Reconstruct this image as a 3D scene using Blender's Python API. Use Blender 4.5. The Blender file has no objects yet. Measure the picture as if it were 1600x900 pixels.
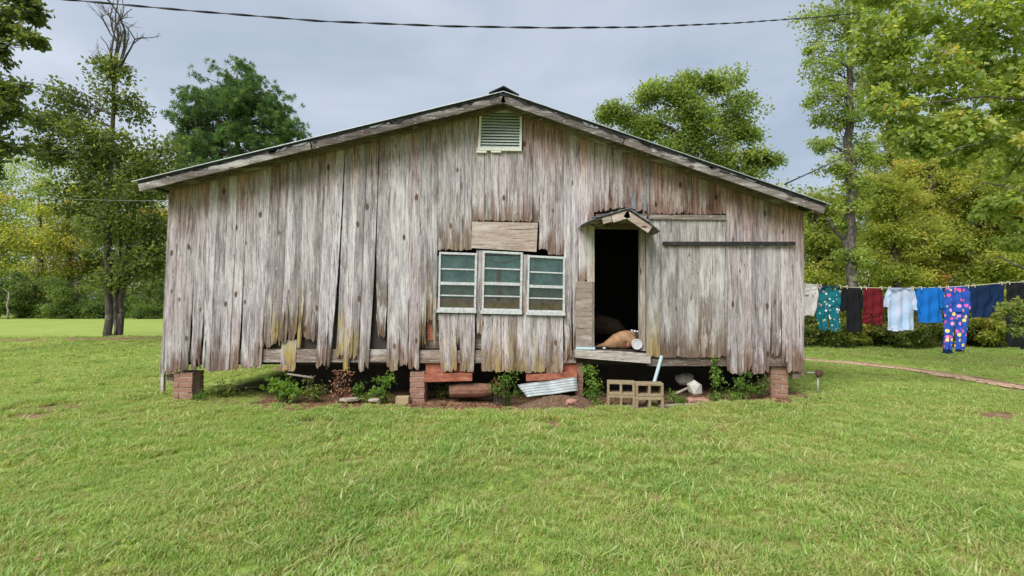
import bpy, bmesh, math, random
import numpy as np
from mathutils import Vector, Matrix

SC = bpy.context.scene
COL = SC.collection
R = math.radians
rnd = random.Random(7)

# ------------------------------------------------------------------ camera, sky, sun, exposure
F = 755.0                     # focal length in photo pixels (1600 wide)
CAM = Vector((0.0, -7.55, 1.55))
PITCH = math.atan(20.0 / F)   # horizon lies a little under the middle
cam_d = bpy.data.cameras.new("camera")
cam_d.sensor_width = 36.0
cam_d.lens = F / 1600.0 * 36.0
cam_d.clip_start = 0.05
cam_d.clip_end = 2000.0
cam = bpy.data.objects.new("camera", cam_d)
COL.objects.link(cam)
cam.location = CAM
cam.rotation_euler = (R(90) + PITCH, 0, 0)
SC.camera = cam

SUN_DIR = Vector((-0.42, -0.62, 0.80)).normalized()      # towards the sun (soft, behind the camera's left shoulder)
w = bpy.data.worlds.new("World")
SC.world = w
w.use_nodes = True
wt = w.node_tree
bg = wt.nodes["Background"]
sky = wt.nodes.new("ShaderNodeTexSky")
sky.sky_type = 'NISHITA'
sky.sun_disc = False
sky.sun_elevation = math.asin(SUN_DIR.z)
sky.sun_rotation = math.atan2(SUN_DIR.x, SUN_DIR.y)
tc = wt.nodes.new("ShaderNodeTexCoord")
mp = wt.nodes.new("ShaderNodeMapping")
mp.inputs["Scale"].default_value = (1.0, 1.0, 2.6)
mp.inputs["Location"].default_value = (0.35, 0.1, 0.2)
nz = wt.nodes.new("ShaderNodeTexNoise")
nz.inputs["Scale"].default_value = 1.7
nz.inputs["Detail"].default_value = 5.0
nz.inputs["Roughness"].default_value = 0.52
nz.inputs["Distortion"].default_value = 0.3
cr = wt.nodes.new("ShaderNodeValToRGB")
cr.color_ramp.elements[0].position = 0.33
cr.color_ramp.elements[0].color = (0.275, 0.325, 0.395, 1)
cr.color_ramp.elements[1].position = 0.70
cr.color_ramp.elements[1].color = (0.48, 0.52, 0.58, 1)
gain = wt.nodes.new("ShaderNodeVectorMath")
gain.operation = 'SCALE'
gain.inputs["Scale"].default_value = 4.25
mx = wt.nodes.new("ShaderNodeMix")
mx.data_type = 'RGBA'
mx.inputs[0].default_value = 0.93          # an almost closed cloud cover over the clear sky
wt.links.new(tc.outputs["Generated"], mp.inputs["Vector"])
wt.links.new(mp.outputs["Vector"], nz.inputs["Vector"])
wt.links.new(nz.outputs["Fac"], cr.inputs["Fac"])
wt.links.new(cr.outputs["Color"], gain.inputs[0])
wt.links.new(sky.outputs["Color"], mx.inputs[6])
wt.links.new(gain.outputs["Vector"], mx.inputs[7])
wt.links.new(mx.outputs[2], bg.inputs["Color"])
bg.inputs["Strength"].default_value = 0.1

sun_d = bpy.data.lights.new("sun", 'SUN')
sun_d.energy = 1.5
sun_d.angle = R(42)
sun_d.color = (1.0, 0.97, 0.925)
sun = bpy.data.objects.new("sun", sun_d)
COL.objects.link(sun)
sun.location = (-6, -9, 14)
sun.rotation_euler = (-SUN_DIR).to_track_quat('-Z', 'Y').to_euler()

SC.view_settings.view_transform = 'Standard'
SC.view_settings.look = 'None'
SC.view_settings.gamma = 1.0
SC.view_settings.use_curve_mapping = False
SC.view_settings.exposure = 1.8
SC.cycles.max_bounces = 6
SC.cycles.transparent_max_bounces = 8

# ------------------------------------------------------------------ measuring helpers
def P(px, py, Y=0.0):
    """point of the place seen at photo pixel (px, py) on the upright plane at depth Y"""
    f = Vector((0, math.cos(PITCH), math.sin(PITCH)))
    u = Vector((0, -math.sin(PITCH), math.cos(PITCH)))
    d = Vector((1, 0, 0)) * ((px - 800) / F) + f + u * ((450 - py) / F)
    return CAM + d * ((Y - CAM.y) / d.y)

def G(px, py, z=0.0):
    f = Vector((0, math.cos(PITCH), math.sin(PITCH)))
    u = Vector((0, -math.sin(PITCH), math.cos(PITCH)))
    d = Vector((1, 0, 0)) * ((px - 800) / F) + f + u * ((450 - py) / F)
    return CAM + d * ((z - CAM.z) / d.z)

def lerp(a, b, t):
    return a + (b - a) * t

# value noise for numpy arrays
_perm = np.random.RandomState(3).rand(256, 256)
def vnoise(x, y, s=1.0):
    x = np.asarray(x, float) * s + 1000.0
    y = np.asarray(y, float) * s + 1000.0
    xi = np.floor(x).astype(int); yi = np.floor(y).astype(int)
    fx = x - xi; fy = y - yi
    fx = fx * fx * (3 - 2 * fx); fy = fy * fy * (3 - 2 * fy)
    g = lambda a, b: _perm[a % 256, b % 256]
    return (g(xi, yi) * (1 - fx) + g(xi + 1, yi) * fx) * (1 - fy) + (g(xi, yi + 1) * (1 - fx) + g(xi + 1, yi + 1) * fx) * fy
def fbm(x, y, s=1.0, o=4):
    t = 0; a = 0.5
    for k in range(o):
        t = t + a * vnoise(np.asarray(x) + 17.3 * k, np.asarray(y) - 9.1 * k, s * 2 ** k); a *= 0.5
    return t / (1 - 0.5 ** o)

# ------------------------------------------------------------------ object helpers
def link(o, parent=None):
    COL.objects.link(o)
    if parent is not None:
        o.parent = parent
    return o

def props(o, label=None, cat=None, group=None, kind=None):
    if label: o["label"] = label
    if cat: o["category"] = cat
    if group: o["group"] = group
    if kind: o["kind"] = kind
    return o

def thing(name, loc, label, cat, group=None):
    o = bpy.data.objects.new(name, None)
    o.empty_display_size = 0.2
    o.location = loc
    link(o)
    return props(o, label, cat, group)

def org_of(parent):
    v = Vector((0, 0, 0))
    while parent is not None:
        v += parent.location
        parent = parent.parent
    return v

class MB:
    def __init__(s):
        s.v = []; s.f = []; s.att = {}
    def add(s, vs, fs):
        o = len(s.v)
        s.v.extend([tuple(v) for v in vs])
        s.f.extend([tuple(i + o for i in f) for f in fs])
    def box(s, lo, hi):
        x0, y0, z0 = lo; x1, y1, z1 = hi
        s.add([(x0,y0,z0),(x1,y0,z0),(x1,y1,z0),(x0,y1,z0),(x0,y0,z1),(x1,y0,z1),(x1,y1,z1),(x0,y1,z1)],
              [(0,3,2,1),(4,5,6,7),(0,1,5,4),(1,2,6,5),(2,3,7,6),(3,0,4,7)])
    def prism(s, poly, ext):
        """closed prism: polygon of 3D points moved along the vector ext"""
        n = len(poly); e = Vector(ext)
        p = [Vector(q) for q in poly]
        s.add(p + [q + e for q in p], [tuple(range(n))[::-1], tuple(range(n, 2 * n))] + [(i, (i + 1) % n, n + (i + 1) % n, n + i) for i in range(n)])
    def beam(s, a, b, wx, wz, up=(0, 0, 1)):
        a = Vector(a); b = Vector(b); d = (b - a).normalized()
        r = d.cross(Vector(up)).normalized() * (wx / 2); u = r.cross(d).normalized() * (wz / 2)
        s.prism([a - r - u, a + r - u, a + r + u, a - r + u], b - a)
    def tube(s, pts, rad, n=7, cap=True):
        pts = [Vector(p) for p in pts]
        if not isinstance(rad, (list, tuple)): rad = [rad] * len(pts)
        rings = []
        ref = Vector((0.3, 0.2, 0.93))
        for i, p in enumerate(pts):
            d = (pts[min(i + 1, len(pts) - 1)] - pts[max(i - 1, 0)])
            if d.length < 1e-9: d = Vector((0, 0, 1))
            d.normalize()
            a = d.cross(ref)
            if a.length < 0.05: a = d.cross(Vector((1, 0, 0)))
            a.normalize(); b = d.cross(a)
            rings.append([p + (a * math.cos(2 * math.pi * k / n) + b * math.sin(2 * math.pi * k / n)) * rad[i] for k in range(n)])
        vs = [q for r in rings for q in r]
        fs = []
        for i in range(len(pts) - 1):
            for k in range(n):
                fs.append((i * n + k, i * n + (k + 1) % n, (i + 1) * n + (k + 1) % n, (i + 1) * n + k))
        if cap:
            fs.append(tuple(range(n))[::-1]); fs.append(tuple((len(pts) - 1) * n + k for k in range(n)))
        s.add(vs, fs)
    def grid(s, rows, flip=False):
        """rows: list of equally long lists of points"""
        n = len(rows[0]); vs = [p for r in rows for p in r]
        fs = []
        for i in range(len(rows) - 1):
            for k in range(n - 1):
                q = (i * n + k, i * n + k + 1, (i + 1) * n + k + 1, (i + 1) * n + k)
                fs.append(q[::-1] if flip else q)
        s.add(vs, fs)
    def lathe(s, c, prof, n=16, axis='z'):
        rings = []
        for r, h in prof:
            ring = []
            for k in range(n):
                a = 2 * math.pi * k / n
                q = (r * math.cos(a), r * math.sin(a), h)
                if axis == 'y': q = (q[0], q[2], q[1])
                ring.append(Vector(c) + Vector(q))
            rings.append(ring)
        vs = [q for r in rings for q in r]; fs = []
        for i in range(len(prof) - 1):
            for k in range(n):
                fs.append((i * n + k, i * n + (k + 1) % n, (i + 1) * n + (k + 1) % n, (i + 1) * n + k))
        fs.append(tuple(range(n))[::-1]); fs.append(tuple((len(prof) - 1) * n + k for k in range(n)))
        s.add(vs, fs)
    def build(s, name, mat, parent=None, smooth=False, bevel=0.0, label=None, cat=None, group=None, kind=None, base=None):
        me = bpy.data.meshes.new(name)
        o3 = org_of(parent)
        loc = Vector((0, 0, 0)) if base is None else Vector(base) - o3
        sh = o3 + loc
        me.from_pydata([(x - sh.x, y - sh.y, z - sh.z) for x, y, z in s.v], [], s.f)
        for k, vals in s.att.items():
            a = me.attributes.new(k, 'FLOAT_COLOR', 'POINT')
            a.data.foreach_set('color', np.array(vals, dtype=np.float32).ravel())
        bm = bmesh.new(); bm.from_mesh(me)
        bmesh.ops.recalc_face_normals(bm, faces=bm.faces)
        bm.to_mesh(me); bm.free()
        if smooth: me.polygons.foreach_set('use_smooth', [True] * len(me.polygons))
        me.materials.append(mat)
        o = bpy.data.objects.new(name, me)
        o.location = loc
        link(o, parent)
        if bevel > 0:
            b = o.modifiers.new("bevel", 'BEVEL'); b.width = bevel; b.segments = 1; b.limit_method = 'ANGLE'
        return props(o, label, cat, group, kind)

# ------------------------------------------------------------------ material helper
class NB:
    def __init__(s, name):
        s.m = bpy.data.materials.new(name); s.m.use_nodes = True
        s.t = s.m.node_tree; s.b = s.t.nodes['Principled BSDF']; s.out = s.t.nodes['Material Output']
        s.b.inputs['Specular IOR Level'].default_value = 0.25
    def n(s, typ, ins=None, **pr):
        nd = s.t.nodes.new(typ)
        for k, v in pr.items(): setattr(nd, k, v)
        for k, v in (ins or {}).items(): s.put(nd.inputs[k], v)
        return nd
    def put(s, sock, v):
        if isinstance(v, bpy.types.NodeSocket): s.t.links.new(v, sock)
        else:
            if sock.type == 'RGBA' and len(v) == 3: v = (*v, 1)
            sock.default_value = v
    def obj(s): return s.n('ShaderNodeTexCoord').outputs['Object']
    def pos(s): return s.n('ShaderNodeNewGeometry').outputs['Position']
    def rand(s): return s.n('ShaderNodeObjectInfo').outputs['Random']
    def map(s, vec, scale=(1, 1, 1), loc=(0, 0, 0)):
        return s.n('ShaderNodeMapping', {'Vector': vec, 'Scale': scale, 'Location': loc}).outputs[0]
    def shift(s, vec, amt):
        c = s.n('ShaderNodeVectorMath', {0: s.n('ShaderNodeCombineXYZ', {0: amt, 1: amt, 2: amt}).outputs[0], 1: (37.0, 91.0, 53.0)}, operation='MULTIPLY').outputs[0]
        return s.n('ShaderNodeVectorMath', {0: vec, 1: c}, operation='ADD').outputs[0]
    def noise(s, vec, scale=5.0, detail=3.0, rough=0.5, dist=0.0):
        return s.n('ShaderNodeTexNoise', {'Vector': vec, 'Scale': scale, 'Detail': detail, 'Roughness': rough, 'Distortion': dist}).outputs['Fac']
    def ramp(s, fac, stops, interp='LINEAR'):
        nd = s.n('ShaderNodeValToRGB', {0: fac}); e = nd.color_ramp.elements; nd.color_ramp.interpolation = interp
        while len(e) < len(stops): e.new(0.5)
        for q, (p, c) in zip(e, stops):
            q.position = p; q.color = (c, c, c, 1) if isinstance(c, (int, float)) else (*c, 1)
        return nd.outputs[0]
    def mix(s, fac, a, b, blend='MIX'):
        nd = s.n('ShaderNodeMix', data_type='RGBA', blend_type=blend)
        s.put(nd.inputs[0], fac); s.put(nd.inputs[6], a); s.put(nd.inputs[7], b)
        return nd.outputs[2]
    def math(s, op, a, b=0.0, clamp=False):
        return s.n('ShaderNodeMath', {0: a, 1: b}, operation=op, use_clamp=clamp).outputs[0]
    def attr(s, name, kind='GEOMETRY'):
        return s.n('ShaderNodeAttribute', attribute_name=name, attribute_type=kind)
    def bump(s, h, strength=0.4, dist=0.01):
        s.put(s.b.inputs['Normal'], s.n('ShaderNodeBump', {'Height': h, 'Strength': strength, 'Distance': dist}).outputs[0])
    def done(s, color, rough=0.8, metal=0.0):
        s.put(s.b.inputs['Base Color'], color); s.put(s.b.inputs['Roughness'], rough); s.put(s.b.inputs['Metallic'], metal)
        return s.m

def simple(name, col, rough=0.8, metal=0.0, var=0.25, scale=8.0, bump=0.2):
    b = NB(name)
    v = b.shift(b.obj(), b.rand())
    f = b.noise(v, scale, 5, 0.6)
    lo = tuple(c * (1 - var) for c in col); hi = tuple(min(1, c * (1 + var)) for c in col)
    c = b.ramp(f, [(0.3, lo), (0.7, hi)])
    c = b.mix(b.math('MULTIPLY', b.rand(), 0.35), c, tuple(x * 0.7 for x in col))
    b.bump(f, bump, 0.01)
    return b.done(c, rough, metal)

def wood(name, lo, mid, hi, red=0.35, axis='z', aged=True):
    """weathered board; grain runs along the axis. 'wear' attribute: metres from top, metres from bottom, lichen, rot"""
    b = NB(name)
    rn = b.rand()
    v0 = b.obj()
    if axis == 'x':
        sx = b.n('ShaderNodeSeparateXYZ', {0: v0}).outputs
        v0 = b.n('ShaderNodeCombineXYZ', {0: sx[2], 1: sx[1], 2: sx[0]}).outputs[0]
    v = b.shift(v0, rn)
    warp = b.n('ShaderNodeVectorMath', {0: b.n('ShaderNodeTexNoise', {'Vector': b.map(v, (3, 3, 1.3)), 'Scale': 1.0, 'Detail': 2.0}).outputs['Color'], 1: (0.05, 0.05, 0.05)}, operation='MULTIPLY').outputs[0]
    vw = b.n('ShaderNodeVectorMath', {0: v, 1: warp}, operation='ADD').outputs[0]
    fine = b.noise(b.map(vw, (170, 170, 7.0)), 1.0, 6, 0.72)
    mid_n = b.noise(b.map(vw, (36, 36, 1.9)), 1.0, 6, 0.72, 0.5)
    wave = b.n('ShaderNodeTexWave', {'Vector': b.map(vw, (1, 1, 0.07)), 'Scale': 26.0, 'Distortion': 5.0, 'Detail': 3.0, 'Detail Scale': 1.3}, wave_type='BANDS', bands_direction='X').outputs['Fac']
    g = b.math('ADD', b.math('ADD', b.math('MULTIPLY', fine, 0.26), b.math('MULTIPLY', mid_n, 0.58)), b.math('MULTIPLY', wave, 0.16))
    c = b.ramp(g, [(0.36, lo), (0.48, mid), (0.61, hi)])
    # boards differ: redder, greyer, paler
    r2 = b.math('FRACT', b.math('MULTIPLY', rn, 7.31)); r3 = b.math('FRACT', b.math('MULTIPLY', rn, 23.7))
    c = b.mix(b.math('MULTIPLY', r2, red), c, b.mix(1.0, c, (1.08, 0.86, 0.77), 'MULTIPLY'))
    c = b.mix(r3, b.mix(1.0, c, (1.14, 1.13, 1.12), 'MULTIPLY'), b.mix(1.0, c, (0.62, 0.60, 0.60), 'MULTIPLY'))
    blot = b.noise(b.map(v, (7, 7, 1.4)), 1.0, 4, 0.6)
    c = b.mix(b.ramp(blot, [(0.52, 0.0), (0.70, 0.6)]), c, b.mix(fine, (0.45, 0.43, 0.415), (0.74, 0.72, 0.70)))
    c = b.mix(b.ramp(blot, [(0.28, 0.55), (0.44, 0.0)]), c, b.mix(1.0, c, (0.62, 0.52, 0.45), 'MULTIPLY'))
    # checks and splits along the grain
    crk = b.noise(b.map(vw, (44, 44, 1.5), (5, 1, 2)), 1.0, 4, 0.7)
    crm = b.ramp(crk, [(0.62, 0.0), (0.67, 0.9)])
    c = b.mix(crm, c, (0.035, 0.028, 0.022))
    # short weather flecks
    flk = b.noise(b.map(vw, (40, 40, 9), (2, 8, 3)), 1.0, 5, 0.75)
    c = b.mix(b.ramp(flk, [(0.60, 0.0), (0.68, 0.8)]), c, (0.055, 0.045, 0.04))
    c = b.mix(b.ramp(flk, [(0.32, 0.75), (0.40, 0.0)]), c, (0.70, 0.68, 0.66))
    # knots and nail stains
    vor = b.n('ShaderNodeTexVoronoi', {'Vector': b.map(v, (6.5, 6.5, 3.2)), 'Scale': 1.0, 'Randomness': 1.0})
    pick = b.ramp(b.n('ShaderNodeSeparateColor', {0: vor.outputs['Color']}).outputs[0], [(0.70, 0.0), (0.72, 1.0)])
    kd = b.ramp(vor.outputs['Distance'], [(0.09, 1.0), (0.14, 0.7), (0.20, 0.0)])
    c = b.mix(b.math('MULTIPLY', kd, pick), c, b.mix(b.ramp(vor.outputs['Distance'], [(.05, 1.0), (.10, 0.0)]), (0.05, 0.03, 0.022), (0.17, 0.07, 0.035)))
    if aged:
        at = b.n('ShaderNodeSeparateColor', {0: b.attr('wear').outputs['Color']}).outputs
        al = b.attr('wear').outputs['Alpha']
        ragg = b.math('MULTIPLY', b.math('SUBTRACT', mid_n, 0.5), 1.4)
        # sheltered wood keeps its red brown under the roof edge
        top = b.ramp(b.math('ADD', at[0], ragg), [(0.15, 0.95), (0.85, 0.0)])
        top = b.math('MULTIPLY', top, b.ramp(r2, [(0.1, 0.35), (0.6, 1.0)]))
        c = b.mix(top, c, b.mix(1.0, c, (0.86, 0.56, 0.44), 'MULTIPLY'))
        # splash rot towards the foot
        foot = b.ramp(b.math('ADD', at[1], b.math('MULTIPLY', b.math('SUBTRACT', blot, 0.5), 1.6)), [(-0.05, 0.95), (0.42, 0.0)])
        c = b.mix(foot, c, b.mix(1.0, c, (0.52, 0.38, 0.29), 'MULTIPLY'))
        rotm = b.math('MULTIPLY', b.math('MULTIPLY', al, b.ramp(b.math('MULTIPLY', at[1], .5), [(0.1, 1.0), (0.7, 0.25)])), b.ramp(b.noise(b.map(v, (16, 16, 2.2), (3, 7, 1)), 1.0, 5, 0.65), [(0.43, 0.0), (0.53, 1.0)]))
        c = b.mix(rotm, c, (0.075, 0.048, 0.030))
        # yellow and green lichen
        ln = b.noise(b.map(v, (15, 15, 2.4), (9, 2, 4)), 1.0, 4, 0.65)
        lm = b.math('MULTIPLY', b.ramp(ln, [(0.43, 0.0), (0.57, .85)]), b.math('MULTIPLY', at[2], b.ramp(at[1], [(0.15, 1.0), (1.0, 0.0)])))
        lc = b.mix(b.noise(b.map(v, (5, 5, 1)), 1.0), (0.44, 0.29, 0.03), (0.30, 0.29, 0.13))
        c = b.mix(lm, c, lc)
    h = b.math('SUBTRACT', b.math('ADD', fine, mid_n), b.math('MULTIPLY', crm, 1.2))
    b.bump(h, 0.55, 0.006)
    return b.done(c, 0.88)

M = {}
M['plank'] = wood('weathered_plank', (0.062, 0.053, 0.056), (0.335, 0.305, 0.325), (0.68, 0.65, 0.685))
M['trim'] = wood('weathered_trim', (0.12, 0.10, 0.085), (0.31, 0.275, 0.24), (0.50, 0.46, 0.41), 0.3, 'x', False)
M['doorwood'] = wood('weathered_door', (0.10, 0.088, 0.084), (0.325, 0.298, 0.292), (0.58, 0.545, 0.535), 0.15)
M['ply'] = wood('weathered_plywood', (0.20, 0.155, 0.13), (0.36, 0.29, 0.25), (0.48, 0.41, 0.36), 0.15, 'x', False)
M['rake'] = wood('dark_rake_board', (0.03, 0.026, 0.025), (0.115, 0.10, 0.094), (0.25, 0.225, 0.21), 0.3, 'x', False)
M['jamb'] = wood('weathered_jamb', (0.15, 0.125, 0.10), (0.36, 0.31, 0.26), (0.54, 0.48, 0.41), 0.2, 'z', False)
M['darkwood'] = wood('old_brown_wood', (0.06, 0.045, 0.035), (0.15, 0.115, 0.09), (0.24, 0.19, 0.15), 0.3, 'x', False)
M['beam'] = wood('old_beam', (0.07, 0.05, 0.042), (0.20, 0.155, 0.13), (0.33, 0.275, 0.235), 0.3, 'x', False)

def red_paint():
    b = NB('flaking_red_paint')
    v = b.shift(b.obj(), b.rand())
    f = b.noise(b.map(v, (6, 20, 20)), 1.0, 6, 0.65)
    c = b.ramp(f, [(0.32, (0.13, 0.045, 0.03)), (0.50, (0.31, 0.10, 0.06)), (0.62, (0.38, 0.155, 0.10)), (0.70, (0.27, 0.21, 0.165))])
    b.bump(f, 0.4, 0.005)
    return b.done(c, 0.75)
M['red'] = red_paint()

def white_paint():
    b = NB('chalky_white_paint')
    v = b.shift(b.obj(), b.rand())
    f = b.noise(v, 26, 6, 0.7)
    c = b.ramp(f, [(0.36, (0.34, 0.345, 0.34)), (0.60, (0.54, 0.55, 0.55))])
    c = b.mix(b.ramp(b.noise(b.map(v, (9, 9, 30)), 1.0, 4), [(0.60, 0.0), (0.74, 0.7)]), c, (0.20, 0.19, 0.165))
    b.bump(f, 0.15, 0.003)
    return b.done(c, 0.55)
M['white'] = white_paint()
M['vent'] = simple('grey_green_vent_metal', (0.52, 0.57, 0.53), 0.5, 0.0, 0.18, 14)
M['creamtrim'] = simple('cream_vent_trim', (0.70, 0.67, 0.60), 0.7, 0.0, 0.15, 20)
M['galv'] = simple('galvanised_roof_metal', (0.50, 0.53, 0.55), 0.5, 0.35, 0.25, 9)
M['tar'] = simple('black_tar_felt', (0.022, 0.022, 0.024), 0.85, 0, 0.5, 18, 0.6)
M['shingle'] = simple('grey_mineral_shingle', (0.20, 0.21, 0.23), 0.9, 0, 0.45, 34, 0.7)
M['iron'] = simple('black_iron', (0.03, 0.03, 0.032), 0.55, 0.3, 0.4, 20)
M['rust'] = simple('rusty_iron', (0.10, 0.055, 0.04), 0.8, 0.1, 0.5, 26, 0.6)
M['steelrod'] = simple('dull_steel_rod', (0.34, 0.34, 0.34), 0.5, 0.4, 0.2, 20)
M['mortar'] = simple('pale_mortar', (0.36, 0.29, 0.24), 0.95, 0, 0.2, 30)
M['brick'] = simple('worn_red_brick', (0.33, 0.18, 0.13), 0.9, 0, 0.5, 26, 0.6)
M['yellowbrick'] = simple('pale_yellow_brick', (0.40, 0.31, 0.18), 0.9, 0, 0.25, 25, 0.5)
M['block'] = simple('tan_concrete_block', (0.27, 0.21, 0.13), 0.95, 0, 0.38, 40, 0.7)
M['pipe'] = simple('pale_blue_pipe', (0.42, 0.54, 0.57), 0.45, 0, 0.1, 10)
M['stone'] = simple('white_broken_concrete', (0.42, 0.40, 0.36), 0.95, 0, 0.25, 14, 0.9)
M['debris'] = simple('pale_debris', (0.33, 0.28, 0.22), 0.9, 0, 0.3, 12, 0.5)
M['sheetmetal'] = simple('dull_olive_sheet', (0.22, 0.20, 0.10), 0.6, 0.0, 0.35, 4)
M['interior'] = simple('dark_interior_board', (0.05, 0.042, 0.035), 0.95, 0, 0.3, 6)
M['teal'] = simple('faded_teal_panel', (0.24, 0.38, 0.38), 0.8, 0, 0.5, 7)
M['tan'] = simple('tan_leather_cloth', (0.28, 0.16, 0.085), 0.75, 0, 0.4, 9)
M['whiteplastic'] = simple('white_plastic', (0.50, 0.50, 0.53), 0.4, 0, 0.12, 12)
M['darkbox'] = simple('dark_grey_box', (0.05, 0.06, 0.055), 0.7, 0, 0.3, 8)
M['wire'] = simple('black_cable', (0.022, 0.022, 0.026), 0.6, 0, 0.2, 30)
M['cord'] = simple('pale_cord', (0.50, 0.50, 0.36), 0.7, 0, 0.15, 30)
M['pin'] = simple('pale_wood_pin', (0.52, 0.42, 0.30), 0.7, 0, 0.2, 30)

def glass():
    b = NB('dusty_window_glass')
    for l in list(b.out.inputs[0].links): b.t.links.remove(l)
    tr = b.n('ShaderNodeBsdfTransparent', {'Color': (0.80, 0.86, 0.84)})
    gl = b.n('ShaderNodeBsdfGlossy', {'Color': (0.9, 0.95, 0.95), 'Roughness': 0.04})
    df = b.n('ShaderNodeBsdfDiffuse', {'Color': (0.30, 0.34, 0.32)})
    fr = b.n('ShaderNodeFresnel', {'IOR': 1.5})
    m1 = b.n('ShaderNodeMixShader', {0: b.math('MULTIPLY', fr.outputs[0], 0.9), 1: tr.outputs[0], 2: gl.outputs[0]})
    dust = b.ramp(b.noise(b.shift(b.obj(), b.rand()), 9, 5, 0.6), [(0.35, 0.01), (0.75, 0.09)])
    m2 = b.n('ShaderNodeMixShader', {0: dust, 1: m1.outputs[0], 2: df.outputs[0]})
    b.t.links.new(m2.outputs[0], b.out.inputs[0])
    return b.m
M['glass'] = glass()

def bark(name, lo, hi):
    b = NB(name)
    v = b.shift(b.obj(), b.rand())
    f = b.noise(b.map(v, (14, 14, 3)), 1.0, 6, 0.7)
    c = b.ramp(f, [(0.35, lo), (0.68, hi)])
    c = b.mix(b.ramp(b.noise(v, 4, 4, 0.6), [(0.55, 0.0), (0.66, 0.7)]), c, tuple(x * 1.9 for x in hi))
    b.bump(f, 0.8, 0.03)
    return b.done(c, 0.95)
M['bark'] = bark('dark_bark', (0.035, 0.028, 0.024), (0.12, 0.105, 0.088))
M['barkpale'] = bark('pale_bark', (0.16, 0.14, 0.115), (0.33, 0.30, 0.26))

def leafmat(name, stops, trans=0.5, sat=.06, mul=(1.15, 1.1, 1.1)):
    b = NB(name)
    t = b.attr('tint').outputs['Fac']
    stops = [(p_, tuple(lerp(x_, 0.33 * sum(c_), sat) * m_ for x_, m_ in zip(c_, mul))) for p_, c_ in stops]
    c = b.ramp(t, stops)
    b.done(c, 0.55)
    b.b.inputs['Specular IOR Level'].default_value = 0.3
    tl = b.n('ShaderNodeBsdfTranslucent', {'Color': b.mix(1.0, c, (1.95, 1.9, 0.9), 'MULTIPLY')})
    ms = b.n('ShaderNodeMixShader', {0: trans, 1: b.b.outputs[0], 2: tl.outputs[0]})
    b.t.links.new(ms.outputs[0], b.out.inputs[0])
    return b.m
M['leaf'] = leafmat('broad_leaf_green', [(0.0, (0.06, 0.10, 0.022)), (0.35, (0.14, 0.195, 0.04)), (0.65, (0.235, 0.295, 0.065)), (0.86, (0.34, 0.35, 0.09)), (0.94, (0.36, 0.26, 0.075)), (1.0, (0.36, 0.16, 0.06))], .48, .14, (1.0, .94, .95))
M['leafbright'] = leafmat('fresh_green_leaf', [(0.0, (0.07, 0.115, 0.025)), (0.35, (0.155, 0.22, 0.045)), (0.65, (0.25, 0.325, 0.075)), (0.88, (0.36, 0.39, 0.105)), (1.0, (0.40, 0.30, 0.09))], .52, .1, (1.18, 1.15, 1.1))
M['leafyellow'] = leafmat('yellow_green_leaf', [(0.0, (0.08, 0.125, 0.022)), (0.35, (0.20, 0.255, 0.045)), (0.7, (0.32, 0.355, 0.07)), (0.88, (0.44, 0.39, 0.10)), (0.95, (0.44, 0.28, 0.08)), (1.0, (0.42, 0.18, 0.07))])
M['leafdark'] = leafmat('deep_green_leaf', [(0.0, (0.035, 0.065, 0.02)), (0.5, (0.085, 0.145, 0.038)), (0.85, (0.165, 0.235, 0.06)), (1.0, (0.26, 0.29, 0.08))])
M['needle'] = leafmat('pine_needle', [(0.0, (0.03, 0.068, 0.026)), (0.5, (0.085, 0.165, 0.055)), (1.0, (0.17, 0.27, 0.09))], 0.4)
M['weed'] = leafmat('bright_weed_leaf', [(0.0, (0.045, 0.10, 0.016)), (0.5, (0.11, 0.22, 0.03)), (1.0, (0.22, 0.34, 0.06))])
M['deadleaf'] = leafmat('dead_brown_leaf', [(0.0, (0.10, 0.045, 0.025)), (0.6, (0.24, 0.11, 0.06)), (1.0, (0.38, 0.22, 0.11))], 0.15)

# ------------------------------------------------------------------ ground
XL, XR = P(262, 400).x, P(1252, 400).x       # left and right ends of the front wall
DEPTH = 9.0
def gz(x, y):
    x = np.asarray(x, float); y = np.asarray(y, float)
    near = np.clip(1 - (np.hypot(x, y + 4) - 20) / 30, 0, 1)
    h = (fbm(x, y, 0.35, 3) - 0.5) * 0.11 * near + (vnoise(x, y, 2.2) - 0.5) * 0.035 * near
    h = h + 0.07 * np.clip((x - 1.5) / 3.0, 0, 1) * near
    # a slight bank by the tree on the left
    h = h + 0.16 * np.exp(-((y - 10.5 - 0.1 * (x + 15)) / 1.2) ** 2) * np.clip((-x - 6) / 3, 0, 1)
    return h
def gz1(x, y): return float(gz(np.array([x]), np.array([y]))[0])

_pt = [(860,664,.34,.10),(900,668,.16,.06),(660,663,.26,.07),(480,661,.22,.06),(100,640,.62,.13),(235,631,.30,.08),(40,655,.35,.09),(1190,658,.42,.12),(1080,640,.55,.10),
       (1560,655,.34,.08),(330,893,.13,.035),(520,660,.4,.06),(560,640,.5,.06),(700,632,.6,.06),(1130,622,.5,.08)]
PATCH = [(G(a, b).x, G(a, b).y, c, d) for a, b, c, d in _pt]
PATHL = [G(1225, 562), G(1255, 565.5), G(1320, 571), G(1400, 580), G(1480, 593), G(1540, 602), G(1600, 611), G(1700, 628)]
def path_dist(x, y):
    d = np.full(np.shape(x), 99.0)
    for a, b in zip(PATHL[:-1], PATHL[1:]):
        ax, ay, bx, by = a.x, a.y, b.x, b.y
        t = np.clip(((x - ax) * (bx - ax) + (y - ay) * (by - ay)) / ((bx - ax) ** 2 + (by - ay) ** 2), 0, 1)
        d = np.minimum(d, np.hypot(x - ax - t * (bx - ax), y - ay - t * (by - ay)))
    return d
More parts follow.
